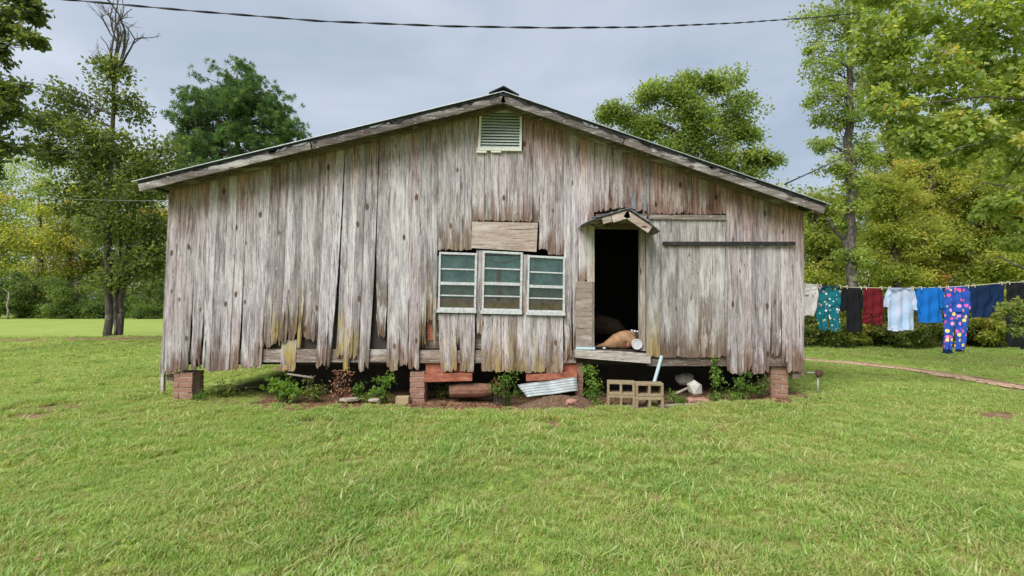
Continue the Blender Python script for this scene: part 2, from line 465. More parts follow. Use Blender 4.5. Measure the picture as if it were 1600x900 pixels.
def dirt(x, y):
    x = np.asarray(x, float); y = np.asarray(y, float)
    n = fbm(x, y, 1.6, 4)
    inside = np.clip(1 - np.maximum(np.maximum(XL - 0.0 - x, x - XR), np.maximum((-0.22 - y) * .55, y - DEPTH)) / 0.26 + (n - 0.5) * 1.6 + (fbm(x, y, 7.0, 3) - .5) * 1.8, 0, 1)
    inside = inside * np.clip(.25 + np.maximum((x - XL - 1.3) / .5, (y - 3.2) / .5), .25, 1)
    d = inside
    for px, py, rx, ry in PATCH:
        q = np.hypot((x - px) / (rx * .95), (y - py) / (ry * 2.1))
        d = np.maximum(d, np.clip(1.3 - q + (n - 0.5) * 2.2 + (fbm(x, y, 9.0, 2) - .5) * 2.4, 0, 1) * 0.95)
    d = np.maximum(d, np.clip((vnoise(x, y, 1.1) * 0.4 + fbm(x + 40, y, 3.4, 3) * 0.6 - 0.60) * 5, 0, 0.42))
    band = np.clip(1.1 - np.abs(y + 1.0) / .75, 0, 1) * (np.abs(x) < 7)
    d = np.maximum(d, np.clip((fbm(x * .6 + 11, y * 1.5, 2.6, 4) + (fbm(x, y, 9.0, 2) - .5) * .35 - .60) * 7, 0, .9) * band)
    d = np.maximum(d, np.clip(1.9 - path_dist(x, y) / 0.24 + (n - 0.5) * 0.8, 0, 1))
    # leaf litter round the twin trunks
    bed = np.clip(1.2 - np.abs(y - 10.3 - 0.12 * (x + 15.0)) / 0.55 + (n - 0.5) * 1.5, 0, 1) * np.clip((-x - 5.0) / 2, 0, 1) * np.clip((x + 24) / 6, 0, 1)
    d = np.maximum(d, bed * 0.8)
    return d

def axis_steps(parts):
    out = []
    for a, b, s in parts:
        out += list(np.arange(a, b, s))
    out.append(parts[-1][1])
    return np.array(out)
def make_ground():
    xs = axis_steps([(-600, -100, 50), (-100, -30, 5), (-30, -11, 0.6), (-11, 11, 0.12), (11, 30, 0.6), (30, 100, 5), (100, 600, 50)])
    ys = axis_steps([(-300, -40, 40), (-40, -9, 3), (-9, 1.5, 0.1), (1.5, 12.5, 0.25), (12.5, 60, 1.2), (60, 120, 6), (120, 900, 60)])
    X, Y = np.meshgrid(xs, ys)
    Z = gz(X, Y); D = dirt(X, Y)
    Z = Z - 0.03 * D
    nx, ny = len(xs), len(ys)
    me = bpy.data.meshes.new("ground")
    v = np.stack([X, Y, Z], -1).reshape(-1, 3)
    idx = np.arange(nx * ny).reshape(ny, nx)
    f = np.stack([idx[:-1, :-1], idx[:-1, 1:], idx[1:, 1:], idx[1:, :-1]], -1).reshape(-1, 4)
    me.from_pydata(v.tolist(), [], f.tolist())
    a = me.attributes.new('dirt', 'FLOAT', 'POINT')
    a.data.foreach_set('value', D.ravel().astype(np.float32))
    me.polygons.foreach_set('use_smooth', [True] * len(me.polygons))
    b = NB('lawn_soil')
    p = b.pos()
    n1 = b.noise(p, 0.35, 4, 0.55); n2 = b.noise(p, 9.0, 5, 0.7); n3 = b.noise(p, 60.0, 4, 0.7)
    gr = b.ramp(n1, [(0.30, (0.255, 0.37, 0.06)), (0.50, (0.31, 0.41, 0.08)), (0.70, (0.36, 0.42, 0.11))])
    gr = b.mix(b.ramp(n3, [(0.35, 0.45), (0.62, 0.0)]), gr, (0.10, 0.13, 0.025))
    gr = b.mix(b.ramp(n2, [(0.52, 0.0), (0.70, 0.5)]), gr, (0.34, 0.27, 0.11))
    br = b.ramp(b.math('ADD', b.math('MULTIPLY', n2, 0.5), b.math('MULTIPLY', n3, 0.5)), [(0.32, (0.08, 0.045, 0.026)), (0.52, (0.24, 0.145, 0.085)), (0.70, (0.42, 0.29, 0.18))])
    m = b.ramp(b.math('ADD', b.attr('dirt').outputs['Fac'], b.math('MULTIPLY', b.math('SUBTRACT', n2, 0.5), 0.7)), [(0.25, 0.0), (0.55, 1.0)])
    b.bump(b.math('ADD', n2, n3), 0.7, 0.03)
    me.materials.append(b.done(b.mix(m, gr, br), 0.95))
    o = bpy.data.objects.new("ground", me)
    link(o)
    props(o, "green lawn with brown bare patches round the shed", "lawn", kind="structure")
make_ground()

def make_path():
    b = NB('pink_tan_path_soil')
    p = b.pos(); n = b.noise(p, 14, 6, 0.7); n2 = b.noise(p, 70, 3, 0.7)
    c = b.ramp(n, [(0.32, (0.20, 0.11, 0.065)), (0.50, (0.42, 0.28, 0.18)), (0.68, (0.55, 0.41, 0.30))])
    b.bump(b.math('ADD', n, n2), 0.6, 0.02)
    mat = b.done(c, 0.95)
    mb = MB(); rows = []
    N = 420
    pts = []
    for a, c2 in zip(PATHL[:-1], PATHL[1:]):
        for k in range(N // (len(PATHL) - 1)): pts.append(a.lerp(c2, k / (N // (len(PATHL) - 1))))
    pts.append(PATHL[-1])
    for i, q in enumerate(pts):
        d = (pts[min(i + 1, len(pts) - 1)] - pts[max(i - 1, 0)]).normalized(); s = Vector((d.y, -d.x, 0))
        w1 = 0.05 + 0.24 * float(fbm(np.array([i * 0.16]), np.array([3.0]))[0]); w2 = 0.05 + 0.24 * float(fbm(np.array([i * 0.16]), np.array([9.0]))[0])
        row = []
        for t in (-w1, -w1 * 0.5, 0, w2 * 0.5, w2):
            r = q + s * t
            row.append((r.x, r.y, gz1(r.x, r.y) - 0.005 + (0.018 if t > -w1 and t < w2 else -.01)))
        rows.append(row)
    mb.grid(rows)
    mb.build('path', mat, smooth=True, label="narrow bare dirt track crossing the lawn right of the shed", cat="path", kind="structure")
make_path()

# ------------------------------------------------------------------ grass
def make_grass():
    b = NB('grass_blade')
    p = b.pos()
    n1 = b.noise(p, 0.5, 3, 0.5); n2 = b.noise(p, 2.2, 3, 0.6); rn = b.rand()
    c = b.ramp(b.math('ADD', b.math('MULTIPLY', n1, 0.55), b.math('MULTIPLY', n2, 0.45)), [(0.34, (0.225, 0.40, 0.072)), (0.50, (0.325, 0.48, 0.10)), (0.64, (0.425, 0.50, 0.145))])
    c = b.mix(b.math('MULTIPLY', rn, 0.5), c, b.mix(1.0, c, (0.60, 0.74, 0.55), 'MULTIPLY'))
    n4 = b.noise(p, 3.6, 4, 0.7); n5 = b.noise(p, 1.1, 3, 0.6)
    dry = b.math('MULTIPLY', b.ramp(n4, [(0.47, 0.0), (0.62, 1.0)]), b.ramp(n5, [(0.40, 0.1), (0.60, 0.6)]))
    c = b.mix(dry, c, (0.46, 0.385, 0.19))
    c = b.mix(b.ramp(n4, [(0.30, 0.7), (0.43, 0.0)]), c, b.mix(1.0, c, (0.58, 0.70, 0.55), 'MULTIPLY'))
    hue = b.attr('blade').outputs['Fac']
    c = b.mix(b.ramp(hue, [(0.76, 0.0), (0.86, 0.9)]), c, (0.44, 0.34, 0.17))
    c = b.mix(b.ramp(hue, [(0.0, 0.85), (0.35, 0.0)]), c, (0.60, 0.64, 0.34))
    c = b.mix(b.ramp(hue, [(0.45, 0.0), (0.6, .6), (.75, 0.0)]), c, (0.14, 0.22, 0.04))
    b.done(c, 0.5)
    b.b.inputs['Specular IOR Level'].default_value = 0.35
    tl = b.n('ShaderNodeBsdfTranslucent', {'Color': b.mix(1.0, c, (1.55, 1.5, 0.9), 'MULTIPLY')})
    ms = b.n('ShaderNodeMixShader', {0: 0.45, 1: b.b.outputs[0], 2: tl.outputs[0]})
    b.t.links.new(ms.outputs[0], b.out.inputs[0])
    rs = np.random.RandomState(5)
    tufts = []
    for kind in range(7):
        nb = 30 if kind < 5 else 34
        vs = []; fs = []; at = []
        for k in range(nb):
            r = 0.062 * math.sqrt(rs.rand()); a = rs.rand() * 6.283
            bx, by = r * math.cos(a), r * math.sin(a)
            h = (0.018 + 0.036 * rs.rand()) * (1.7 if kind == 5 else 1.0)
            wd = 0.0026 + 0.0026 * rs.rand()
            lean = (0.4 + 1.5 * rs.rand()) * h; la = rs.rand() * 6.283
            sx, sy = -math.sin(la + rs.randn() * .5) * wd, math.cos(la + rs.randn() * .5) * wd
            lx, ly = math.cos(la) * lean, math.sin(la) * lean
            o = len(vs)
            vs += [(bx - sx, by - sy, -0.012), (bx + sx, by + sy, -0.012),
                   (bx + lx * .38 - sx, by + ly * .38 - sy, h * .62), (bx + lx * .38 + sx, by + ly * .38 + sy, h * .62), (bx + lx, by + ly, h)]
            fs += [(o, o + 1, o + 3, o + 2), (o + 2, o + 3, o + 4)]
            at += [rs.rand()] * 5
        me = bpy.data.meshes.new('grass_tuft')
        me.from_pydata(vs, [], fs)
        q = me.attributes.new('blade', 'FLOAT', 'POINT'); q.data.foreach_set('value', at)
        me.materials.append(b.m)
        tufts.append(bpy.data.objects.new('grass_tuft', me))
    for kind in range(2):
        vs = []; fs = []; at = []
        for k in range(22):
            r = 0.07 * math.sqrt(rs.rand()); a = rs.rand() * 6.283; bx, by = r * math.cos(a), r * math.sin(a); la = rs.rand() * 6.283
            o = len(vs)
            if kind == 0:
                L = 0.010 + .012 * rs.rand(); W = L * .42; z = .012 + .022 * rs.rand()
            else:
                L = 0.03 + .05 * rs.rand(); W = .0022; z = .004 + .018 * rs.rand()
            cx_, sx_ = math.cos(la), math.sin(la)
            vs += [(bx, by, z), (bx + cx_ * L * .5 - sx_ * W, by + sx_ * L * .5 + cx_ * W, z + .004 + .004 * rs.randn()), (bx + cx_ * L, by + sx_ * L, z + .008 * rs.randn()), (bx + cx_ * L * .5 + sx_ * W, by + sx_ * L * .5 - cx_ * W, z + .004)]
            fs += [(o, o + 1, o + 2, o + 3)]; at += [.35 + .3 * rs.rand() if kind == 0 else .86 + .14 * rs.rand()] * 4
        me = bpy.data.meshes.new('grass_tuft'); me.from_pydata(vs, [], fs)
        q = me.attributes.new('blade', 'FLOAT', 'POINT'); q.data.foreach_set('value', at); me.materials.append(b.m)
        tufts.append(bpy.data.objects.new('grass_tuft', me))
    # where it grows
    P_, S_ = [], []
    def zone(x0, x1, y0, y1, dens, sc):
        n = int((x1 - x0) * (y1 - y0) * dens)
        x = rs.uniform(x0, x1, n); y = rs.uniform(y0, y1, n)
        d = y - CAM.y
        vis = (np.abs(x) < d * 1.12 + 0.6)
        keep = vis & (rs.rand(n) > dirt(x, y) * 1.03) & ~((x > XL + 1.5) & (x < XR - 0.05) & (y > -0.02) & (y < DEPTH))
        x, y = x[keep], y[keep]
        lush = (0.50 + 0.80 * fbm(x, y, 0.9, 3)) * np.clip(1.05 - 0.8 * dirt(x, y), .3, 1) * np.clip(.2 + path_dist(x, y) / 1.6, .2, 1) * np.clip(.5 + (-y - .2) / .9, .5, 1) ** (np.abs(x + .4) < 5.3)
        P_.append(np.stack([x, y, gz(x, y)], -1)); S_.append(sc * lush * rs.uniform(0.75, 1.25, len(x)))
    zone(-4.5, 4.5, -5.7, -3.0, 620, .86)
    zone(-8.5, 8.5, -3.0, 0.0, 400, 1.05)
    zone(-14, XL + 1.6, 0.0, 5.0, 170, 1.15); zone(XR, 14, 0.0, 5.0, 190, 1.1)
    zone(-26, XL, 5.0, 13.0, 55, 1.45); zone(XR, 18, 5.0, 9.0, 80, 1.3)
    P_ = np.concatenate(P_); S_ = np.concatenate(S_)
    nn = len(P_); pick = rs.choice(7, nn, p=[.18, .18, .18, .18, .16, .03, .09])
    wn = fbm(P_[:, 0], P_[:, 1], 1.3, 3); dn = fbm(P_[:, 0] + 30, P_[:, 1], 1.9, 3)
    pick[(rs.rand(nn) < np.clip((wn - .52) * 4, 0, .55))] = 7
    pick[(rs.rand(nn) < np.clip((dn - .46) * 5, 0, .7) + .12)] = 8
    pick = pick.astype(np.int32)
    me = bpy.data.meshes.new('grass')
    me.from_pydata(P_.tolist(), [], [])
    n = len(P_)
    a = me.attributes.new('scl', 'FLOAT', 'POINT'); a.data.foreach_set('value', S_.astype(np.float32))
    a = me.attributes.new('rot', 'FLOAT', 'POINT'); a.data.foreach_set('value', rs.uniform(0, 6.283, n).astype(np.float32))
    a = me.attributes.new('pick', 'INT', 'POINT'); a.data.foreach_set('value', pick)
    o = bpy.data.objects.new('grass', me); link(o)
    props(o, "short green mown grass blades covering the lawn", "grass", kind="stuff")
    ng = bpy.data.node_groups.new('grass_scatter', 'GeometryNodeTree')
    ng.interface.new_socket('Geometry', in_out='INPUT', socket_type='NodeSocketGeometry')
    ng.interface.new_socket('Geometry', in_out='OUTPUT', socket_type='NodeSocketGeometry')
    gi = ng.nodes.new('NodeGroupInput'); go = ng.nodes.new('NodeGroupOutput')
    jn = ng.nodes.new('GeometryNodeGeometryToInstance')
    for t in tufts:
        oi = ng.nodes.new('GeometryNodeObjectInfo'); oi.inputs['Object'].default_value = t
        ng.links.new(oi.outputs['Geometry'], jn.inputs[0])
    ip = ng.nodes.new('GeometryNodeInstanceOnPoints')
    def named(nm, ty):
        q = ng.nodes.new('GeometryNodeInputNamedAttribute'); q.data_type = ty; q.inputs['Name'].default_value = nm
        return q.outputs['Attribute']
    cx = ng.nodes.new('ShaderNodeCombineXYZ'); ng.links.new(named('rot', 'FLOAT'), cx.inputs[2])
    ng.links.new(gi.outputs[0], ip.inputs['Points']); ng.links.new(jn.outputs[0], ip.inputs['Instance'])
    ip.inputs['Pick Instance'].default_value = True
    ng.links.new(named('pick', 'INT'), ip.inputs['Instance Index'])
    ng.links.new(cx.outputs[0], ip.inputs['Rotation']); ng.links.new(named('scl', 'FLOAT'), ip.inputs['Scale'])
    ng.links.new(ip.outputs[0], go.inputs[0])
    md = o.modifiers.new('scatter', 'NODES'); md.node_group = ng
make_grass()

# ------------------------------------------------------------------ the shed
SHED = thing('wooden_shed', (XL + 0.5 * (XR - XL), 0.0, 0.0), "grey weathered plank shed with low gable roof on brick piers", "shed")
YR = -0.42                                        # plane of the roof's front edge
RA, RL, RR = P(787, 143, YR), P(206, 284, YR), P(1299, 320, YR)
def roof_z(x):
    """height of the roof skin's underside at x"""
    e = RL if x < RA.x else RR
    return RA.z + (e.z - RA.z) * (x - RA.x) / (e.x - RA.x) - 0.05
def lean(px, py):
    k = 0.047 * min(1.0, max(0.0, (650 - px) / 95.0))
    return px - (py - 380) * k

def plank(x0, x1, bot, top=None, rag=2.5, lich=0.0, rot=0.25, taper=(0, 0), proud=None, mat='plank', name='plank', parent=None, cols=9, thick=0.02, tilt=0.0, gap=None, notch=None):
    """one wall board: photo-pixel edges at mid height, bottom and top rows; None = up to the roof"""
    parent = parent or SHED
    g0 = rnd.uniform(-0.8, 0.5) if gap is None else gap
    g1 = rnd.uniform(-0.8, 0.5) if gap is None else gap
    x0 += g0; x1 -= g1
    yoff = -(rnd.uniform(0.0, 0.016) if proud is None else proud) - thick
    cup = rnd.uniform(-0.004, 0.004); twist = rnd.uniform(-0.005, 0.005)
    ts = [0, .12, .28, .44, .58, .70, .80, .87, .92, .96, 1.0]
    ragc = [0.0] * (cols + 1); w_ = rnd.uniform(0, .8)
    for c in range(cols + 1):
        w_ = max(0.0, w_ * .75 + rnd.gauss(0.05, .55)); ragc[c] = w_
    if rnd.random() < .7:
        k_ = rnd.randint(0, cols); ragc[k_] += rnd.uniform(1.0, 3.2)
    if rnd.random() < .4:
        k_ = rnd.randint(0, cols - 1); dpt = rnd.uniform(1.2, 3.0); ragc[k_] += dpt; ragc[k_ + 1] += dpt * .8
    ragc[0] += rnd.random() * 0.9; ragc[-1] += rnd.random() * 0.9
    ph = rnd.uniform(0, 9)
    wear = []
    front = []; back = []; wl = []
    for ti, t in enumerate(ts):
        rf = []; rb = []
        for c in range(cols + 1):
            u = c / cols
            xm = lerp(x0, x1, u)
            if top is None:
                q0 = P(lean(xm, 300), 300)
                zt = roof_z(q0.x) - 0.004
                for _ in range(2):
                    yy = 470 - (zt - 1.55) * 100.0
                    q0 = P(lean(xm, yy), yy); zt = roof_z(q0.x) - 0.004
                ptop = Vector((q0.x, 0, zt))
            else:
                ptop = P(lean(xm, top), top + (rnd.uniform(-.6, .6) if rag > 0.5 else 0))
            pb_y = bot - ragc[c] * rag
            pbx = lean(xm, bot) + tilt + taper[0] * (1 - u) - taper[1] * u
            pbot = P(pbx, pb_y)
            # sides stay straight until the foot, then waste away
            pbs = P(lean(xm, bot) + tilt, pb_y)
            p = ptop.lerp(pbs, t)
            if taper != (0, 0): p += (pbot - pbs) * (t ** 3)
            wob = 0.0014 * math.sin(ph + t * 17 + u * 2.0) + 0.0012 * math.sin(ph * 3 + t * 41)
            if c in (0, cols): p.x += wob + (rnd.uniform(0, 0.006) * (1 if c == 0 else -1) * (rag / 4.0) if t > 0.75 else 0)
            if notch and t > notch[0] and abs(u - notch[1]) < 0.01 + notch[2]:
                p.z = max(p.z, ptop.lerp(pbs, notch[0]).z)
            yy = yoff + cup * (1 - (2 * u - 1) ** 2) + twist * (2 * u - 1) * t - (0.006 * ragc[c] * (t > .9) * min(1, rag / 3.0))
            rf.append((p.x, yy, p.z)); rb.append((p.x, yy + thick, p.z))
            wl.append(((ptop.z - p.z) if top is None else 2.0 + (ptop.z - p.z), max(0, p.z - pbot.z), lich, rot))
        front.append(rf); back.append(rb)
    mb = MB()
    mb.grid(front); mb.grid(back, True)
    n = cols + 1; m = len(ts); o = n * m
    for i in range(m - 1):
        mb.f.append((i * n, (i + 1) * n, o + (i + 1) * n, o + i * n))
        mb.f.append((i * n + cols, o + i * n + cols, o + (i + 1) * n + cols, (i + 1) * n + cols))
    for c in range(cols):
        mb.f.append((c, o + c, o + c + 1, c + 1))
        a = (m - 1) * n
        mb.f.append((a + c, a + c + 1, o + a + c + 1, o + a + c))
    mb.att['wear'] = wl + wl
    ob = mb.build(name, M[mat], parent)
    return ob

LONG = [  # x0, x1, bottom, rag, lichen, rot, taper
    (268,278,586,3,0,.3,(0,0)),(278,294,582,3,0,.25,(0,0)),(294,307,581,4,0,.5,(0,2)),(307,326,578,6,0,.45,(2,3)),(326,339,580,4,0,.5,(2,0)),(339,355,581,2,0,.3,(0,0)),
    (355,368,579,2,0,.25,(0,0)),(368,385,578,2,.05,.3,(0,2)),(385,402,575,3,.05,.35,(2,0)),(402,420,579,3,.15,.3,(0,0)),(420,432,545,7,.15,.6,(0,0)),(432,446,547,8,.55,.35,(0,0)),
    (446,457,541,6,.2,.4,(0,1)),(457,472,531,6,.25,.5,(0,0)),(472,480,548,6,.9,1.0,(0,2)),(480,493,530,6,.1,.6,(0,0)),(493,504,534,5,.05,.3,(1,0)),
    (504,521,577,5,.05,.15,(0,3)),(521,533,577,4,.1,.2,(0,8)),(534,546,559,5,.95,.2,(0,0)),(546,556,581,3,1.0,.2,(0,0)),(556,568,562,5,.5,.35,(0,0)),(568,588,581,5,.1,.2,(1,5)),
    (589,609,529,9,.15,.95,(4,2)),(609,624,580,4,.25,.35,(0,0)),(624,640,576,6,.25,.6,(0,2)),(640,656,578,4,.15,.35,(0,0)),(656,668,548,9,.6,.8,(0,2)),(668,676,504,5,.3,.75,(0,1)),(676,684,541,7,.55,.75,(0,2)),
    (882,893,566,5,.15,.9,(0,0)),(893,904,562,3,.2,.5,(3,5)),
    (1134,1150,584,3,0,.35,(0,0)),(1150,1161,585,3,.1,.35,(0,0)),(1161,1172,584,3,0,.4,(0,0)),(1172,1184,585,3,0,.45,(0,0)),(1184,1193,584,3,0,.7,(0,0)),(1193,1204,582,5,0,.5,(0,3)),
    (1204,1219,563,7,0,.6,(0,0)),(1219,1229,569,7,0,.4,(2,0)),(1229,1251,583,2,.05,.2,(0,0))]
for x0, x1, bt, rg, li, ro, tp in LONG:
    plank(x0, x1, bt, None, rg, li, ro, tp)
SHORT = [(684,697,392,None,.3),(697,711,391,None,.35),(711,725,392,None,.5),(725,737,391,None,.3),(737,747,347,None,.2),(747,757,346,236,.15),(757,768,345,237,.15),(768,780,346,236,.15),(780,796,346,236,.1),
    (796,808,347,237,.1),(808,817,347,236,.1),(817,832,347,None,.15),(832,842,348,None,.3),(842,856,391,None,.3),(856,868,398,None,.25),(868,882,399,None,.3),(904,917,441,None,.2),(917,928,352,None,.2),
    (928,940,332,None,.1),(940,951,330,None,.1),(951,961,328,None,.1),(961,973,326,None,.1),(973,991,326,None,.1),(991,1004,331,None,.1),(1004,1015,336,None,.1),
    (1015,1023,336,None,.1),(1023,1040,335,None,.1),(1040,1049,336,None,.1),(1049,1069,335,None,.1),(1069,1079,335,None,.1),(1079,1091,336,None,.1),(1091,1102,336,None,.1),(1102,1114,336,None,.1),(1114,1124,337,None,.1),(1124,1134,336,None,.1)]
for x0, x1, bt, tp, ro in SHORT:
    plank(x0, x1, bt, tp, 1.2, 0.2 if 684 < x0 < 740 else 0.0, ro)
# boards beside the vent, behind its frame
for x0, x1, bt, tp, rg, li, ro, ta, ti in [
    (686,712,581,490,2,.5,.25,(2,0),2),(712,719,541,489,6,.2,.6,(1,3),0),(719,742,581,490,3,.3,.5,(0,1),0),(745,756,523,391,5,.1,.75,(0,0),0),(753,768,580,493,1.5,.3,.3,(0,0),0),
    (768,783,581,492,1.5,.5,.3,(0,0),0),(783,795,581,492,1.5,.5,.15,(0,0),0),(795,807,582,492,1.5,.6,.2,(0,0),0),(807,818,582,493,1.5,.3,.7,(0,0),0),(818,830,583,492,1.5,.4,.3,(0,0),0),
    (830,841,583,493,1.5,.75,.15,(0,0),0),(841,853,583,492,1.5,.6,.2,(0,0),0),(853,865,584,493,2,.2,.8,(0,0),0),(865,879,583,493,2,.3,.35,(0,0),0),(816,826,493,398,1,.15,.3,(0,0),0)]:
    plank(x0, x1, bt, tp, rg, li, ro, ta, tilt=ti)
plank(448, 471, 581, 531, 1.5, 1.0, .15, proud=-0.012, gap=0)          # yellow patch board behind the rotten ones
plank(1204, 1230, 567, 548, 3, 0, .8, proud=-0.03, gap=0)
# corner boards and the side of the building
plank(262, 268.6, 589, None, 2, 0, .3, proud=0.0, gap=0, cols=2, name='corner_board')
plank(1251, 1255, 588, None, 2, 0, .2, proud=0.0, gap=0, cols=2, name='corner_board')

def wall_prism(poly, y0, y1, mat, name, parent=None, plane=0.0, bevel=0.0, label=None):
    pts = [P(a, b, plane) for a, b in poly]
    mb = MB(); mb.prism([(p.x, y0, p.z) for p in pts], (0, y1 - y0, 0))
    return mb.build(name, M[mat], parent or SHED, bevel=bevel, label=label)

ZF = P(900, 546).z                                # floor level
ZB = P(900, 583).z                                # underside of the siding
# side and back walls of upright boards
def side_boards(x, inward, y0, y1, zt_x):
    y = y0; i = 0; sh = {}
    while y < y1 - 0.01:
        wd = 0.165 + 0.03 * ((i * 7) % 3 - 1); ye = min(y + wd, y1)
        mb = MB(); zt = roof_z(zt_x) - 0.01
        mb.box((x, y + 0.003, ZB + 0.02 * ((i * 5) % 4)), (x + inward * 0.02, ye - 0.003, zt))
        mb.att['wear'] = [(2, 1, 0, .2)] * 8
        mb.build('side_plank', M['plank'], SHED)
        y = ye; i += 1
side_boards(XL - 0.005, 1, 0.03, DEPTH, XL)
side_boards(XR + 0.01, -1, 0.03, DEPTH, XR)
mb = MB()
mb.prism([(XL + .03, DEPTH - .02, ZB), (XR - .03, DEPTH - .02, ZB), (XR - .03, DEPTH - .02, roof_z(XR) - .02), (RA.x, DEPTH - .02, roof_z(RA.x) - .02), (XL + .03, DEPTH - .02, roof_z(XL) - .02)], (0, -0.03, 0))
mb.build('back_wall', M['darkwood'], SHED)
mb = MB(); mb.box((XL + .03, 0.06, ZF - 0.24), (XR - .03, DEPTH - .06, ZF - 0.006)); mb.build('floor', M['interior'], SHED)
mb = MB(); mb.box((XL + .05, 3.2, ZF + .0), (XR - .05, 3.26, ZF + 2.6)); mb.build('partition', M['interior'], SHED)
mb = MB(); mb.box((XL + 1.5, 1.1, -0.1), (XR - .3, 1.16, ZF - .25)); mb.build('added_dark_screen', M['interior'], SHED)  # added dark screen under the floor, so the crawl space looks black
mb = MB(); mb.box((XR - .28, .5, -0.1), (XR - .22, 1.1, ZF - .25)); mb.build('added_dark_screen', M['interior'], SHED)  # right-hand return of the added screen, also there for darkness
# inner lining either side of the window and door so the room is closed behind the boards
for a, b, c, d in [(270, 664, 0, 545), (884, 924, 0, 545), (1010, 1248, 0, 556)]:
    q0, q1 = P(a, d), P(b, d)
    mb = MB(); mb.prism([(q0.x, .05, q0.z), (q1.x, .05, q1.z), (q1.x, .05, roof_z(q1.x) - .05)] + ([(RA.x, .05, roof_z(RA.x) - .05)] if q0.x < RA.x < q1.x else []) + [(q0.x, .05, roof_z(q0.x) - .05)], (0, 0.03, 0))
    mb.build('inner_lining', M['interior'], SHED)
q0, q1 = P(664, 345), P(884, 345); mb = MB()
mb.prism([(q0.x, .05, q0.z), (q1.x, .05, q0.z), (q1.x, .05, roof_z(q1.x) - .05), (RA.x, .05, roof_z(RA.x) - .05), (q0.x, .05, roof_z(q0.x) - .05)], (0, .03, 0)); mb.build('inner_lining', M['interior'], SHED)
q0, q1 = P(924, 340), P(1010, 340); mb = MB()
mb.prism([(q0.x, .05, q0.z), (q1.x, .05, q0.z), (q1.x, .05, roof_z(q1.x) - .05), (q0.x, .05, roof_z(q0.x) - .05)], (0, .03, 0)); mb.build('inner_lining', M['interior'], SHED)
# sill beams that show through the rotten feet
for a, b, y0, y1 in [(270, 612, 545, 566), (613, 900, 547, 567), (1012, 1250, 556, 572)]:
    wall_prism([(a, y0), (b, y0 + 1), (b, y1), (a, y1)], 0.004, 0.055, 'beam', 'sill_beam')
# red boards under the window
wall_prism([(664, 560), (740, 560), (740, 584), (664, 584)], 0.056, 0.09, 'red', 'red_board')
wall_prism([(664, 584), (738, 583), (738, 594), (664, 596)], -0.06, 0.10, 'red', 'red_ledge')
wall_prism([(824, 560), (902, 561), (902, 583), (824, 583)], 0.056, 0.09, 'red', 'red_board')
wall_prism([(822, 585), (901, 581), (901, 591), (822, 595)], -0.04, 0.10, 'red', 'red_ledge')
# red lining seen through rotten holes
wall_prism([(666, 502), (677, 502), (677, 533), (666, 533)], 0.04, 0.055, 'red', 'red_lining')
wall_prism([(709, 498), (721, 498), (721, 536), (709, 536)], 0.04, 0.055, 'red', 'red_lining')
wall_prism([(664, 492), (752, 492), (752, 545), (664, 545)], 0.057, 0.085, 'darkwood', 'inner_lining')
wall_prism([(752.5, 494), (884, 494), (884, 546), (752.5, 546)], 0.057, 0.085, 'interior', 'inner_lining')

# plywood patches
wall_prism([(738, 347), (840, 349), (838, 394), (737, 388)], -0.055, -0.040, 'ply', 'plywood_patch', label="tan plywood patch nailed above the window")
wall_prism([(900, 440), (925, 440), (924, 541), (899, 541)], -0.055, -0.040, 'ply', 'plywood_patch', label="narrow tan plywood strip left of the doorway")

# bricks
BR = None
def brick_mesh():
    mb = MB(); mb.box((-.5, -.5, -.5), (.5, .5, .5))
    me = bpy.data.meshes.new('brick'); me.from_pydata(mb.v, [], mb.f); me.materials.append(M['brick'])
    return me
BR = brick_mesh()
def brick(parent, c, size, rz=0.0):
    o = bpy.data.objects.new('brick', BR)
    link(o, parent)
    o.location = Vector(c) - org_of(parent); o.scale = size; o.rotation_euler = (rnd.uniform(-.02, .02), rnd.uniform(-.03, .03), rz)
    bv = o.modifiers.new('bevel', 'BEVEL'); bv.width = 0.06; bv.segments = 2
    return o
def pier(px0, px1, py0, y, dep=0.30):
    a, b = P(px0, py0, y), P(px1, py0, y)
    z0 = gz1((a.x + b.x) / 2, y + dep / 2) - 0.06; z1 = a.z
    mb = MB(); mb.box((a.x + .014, y + .014, z0), (b.x - .014, y + dep - .014, z1 - .004))
    core = mb.build('brick_pier', M['mortar'], SHED)
    n = max(2, round((z1 - z0) / 0.078)); h = (z1 - z0) / n; wd = b.x - a.x
    for k in range(n):
        zc = z0 + (k + .5) * h
        cuts = [0, .68, 1] if k % 2 == 0 else [0, .34, 1]
        for u0, u1 in zip(cuts[:-1], cuts[1:]):
            jx = rnd.uniform(-.006, .006)
            for yc in (y + .055, y + dep - .055):
                brick(core, (a.x + wd * (u0 + u1) / 2 + jx, yc + rnd.uniform(-.006, .006), zc), (wd * (u1 - u0) - .012, .10, h - .014))
pier(270, 301, 582, 0.0); pier(640, 664, 581, 0.0); pier(1204, 1232, 571, 0.06); pier(901, 912, 566, 0.05, .25)
for yy in (4.4, 8.6):
    for xx in (XL + .12, (XL + XR) / 2, XR - .45):
        mb = MB(); mb.box((xx, yy, gz1(xx, yy) - .05), (xx + .3, yy + .3, ZF - .24)); mb.build('brick_pier', M['brick'], SHED)
# post stubs under the corners
wall_prism([(258.5, 586), (270, 586), (269, 597), (259, 597)], .02, .12, 'darkwood', 'corner_post'); wall_prism([(1239, 575), (1250, 575), (1250, 592), (1240, 592)], .02, .12, 'darkwood', 'corner_post')
mb = MB(); q = P(252, 592, .1); mb.box((q.x - .025, .12, .12), (q.x + .02, .17, .92)); mb.build('loose_stake', M['trim'], SHED)

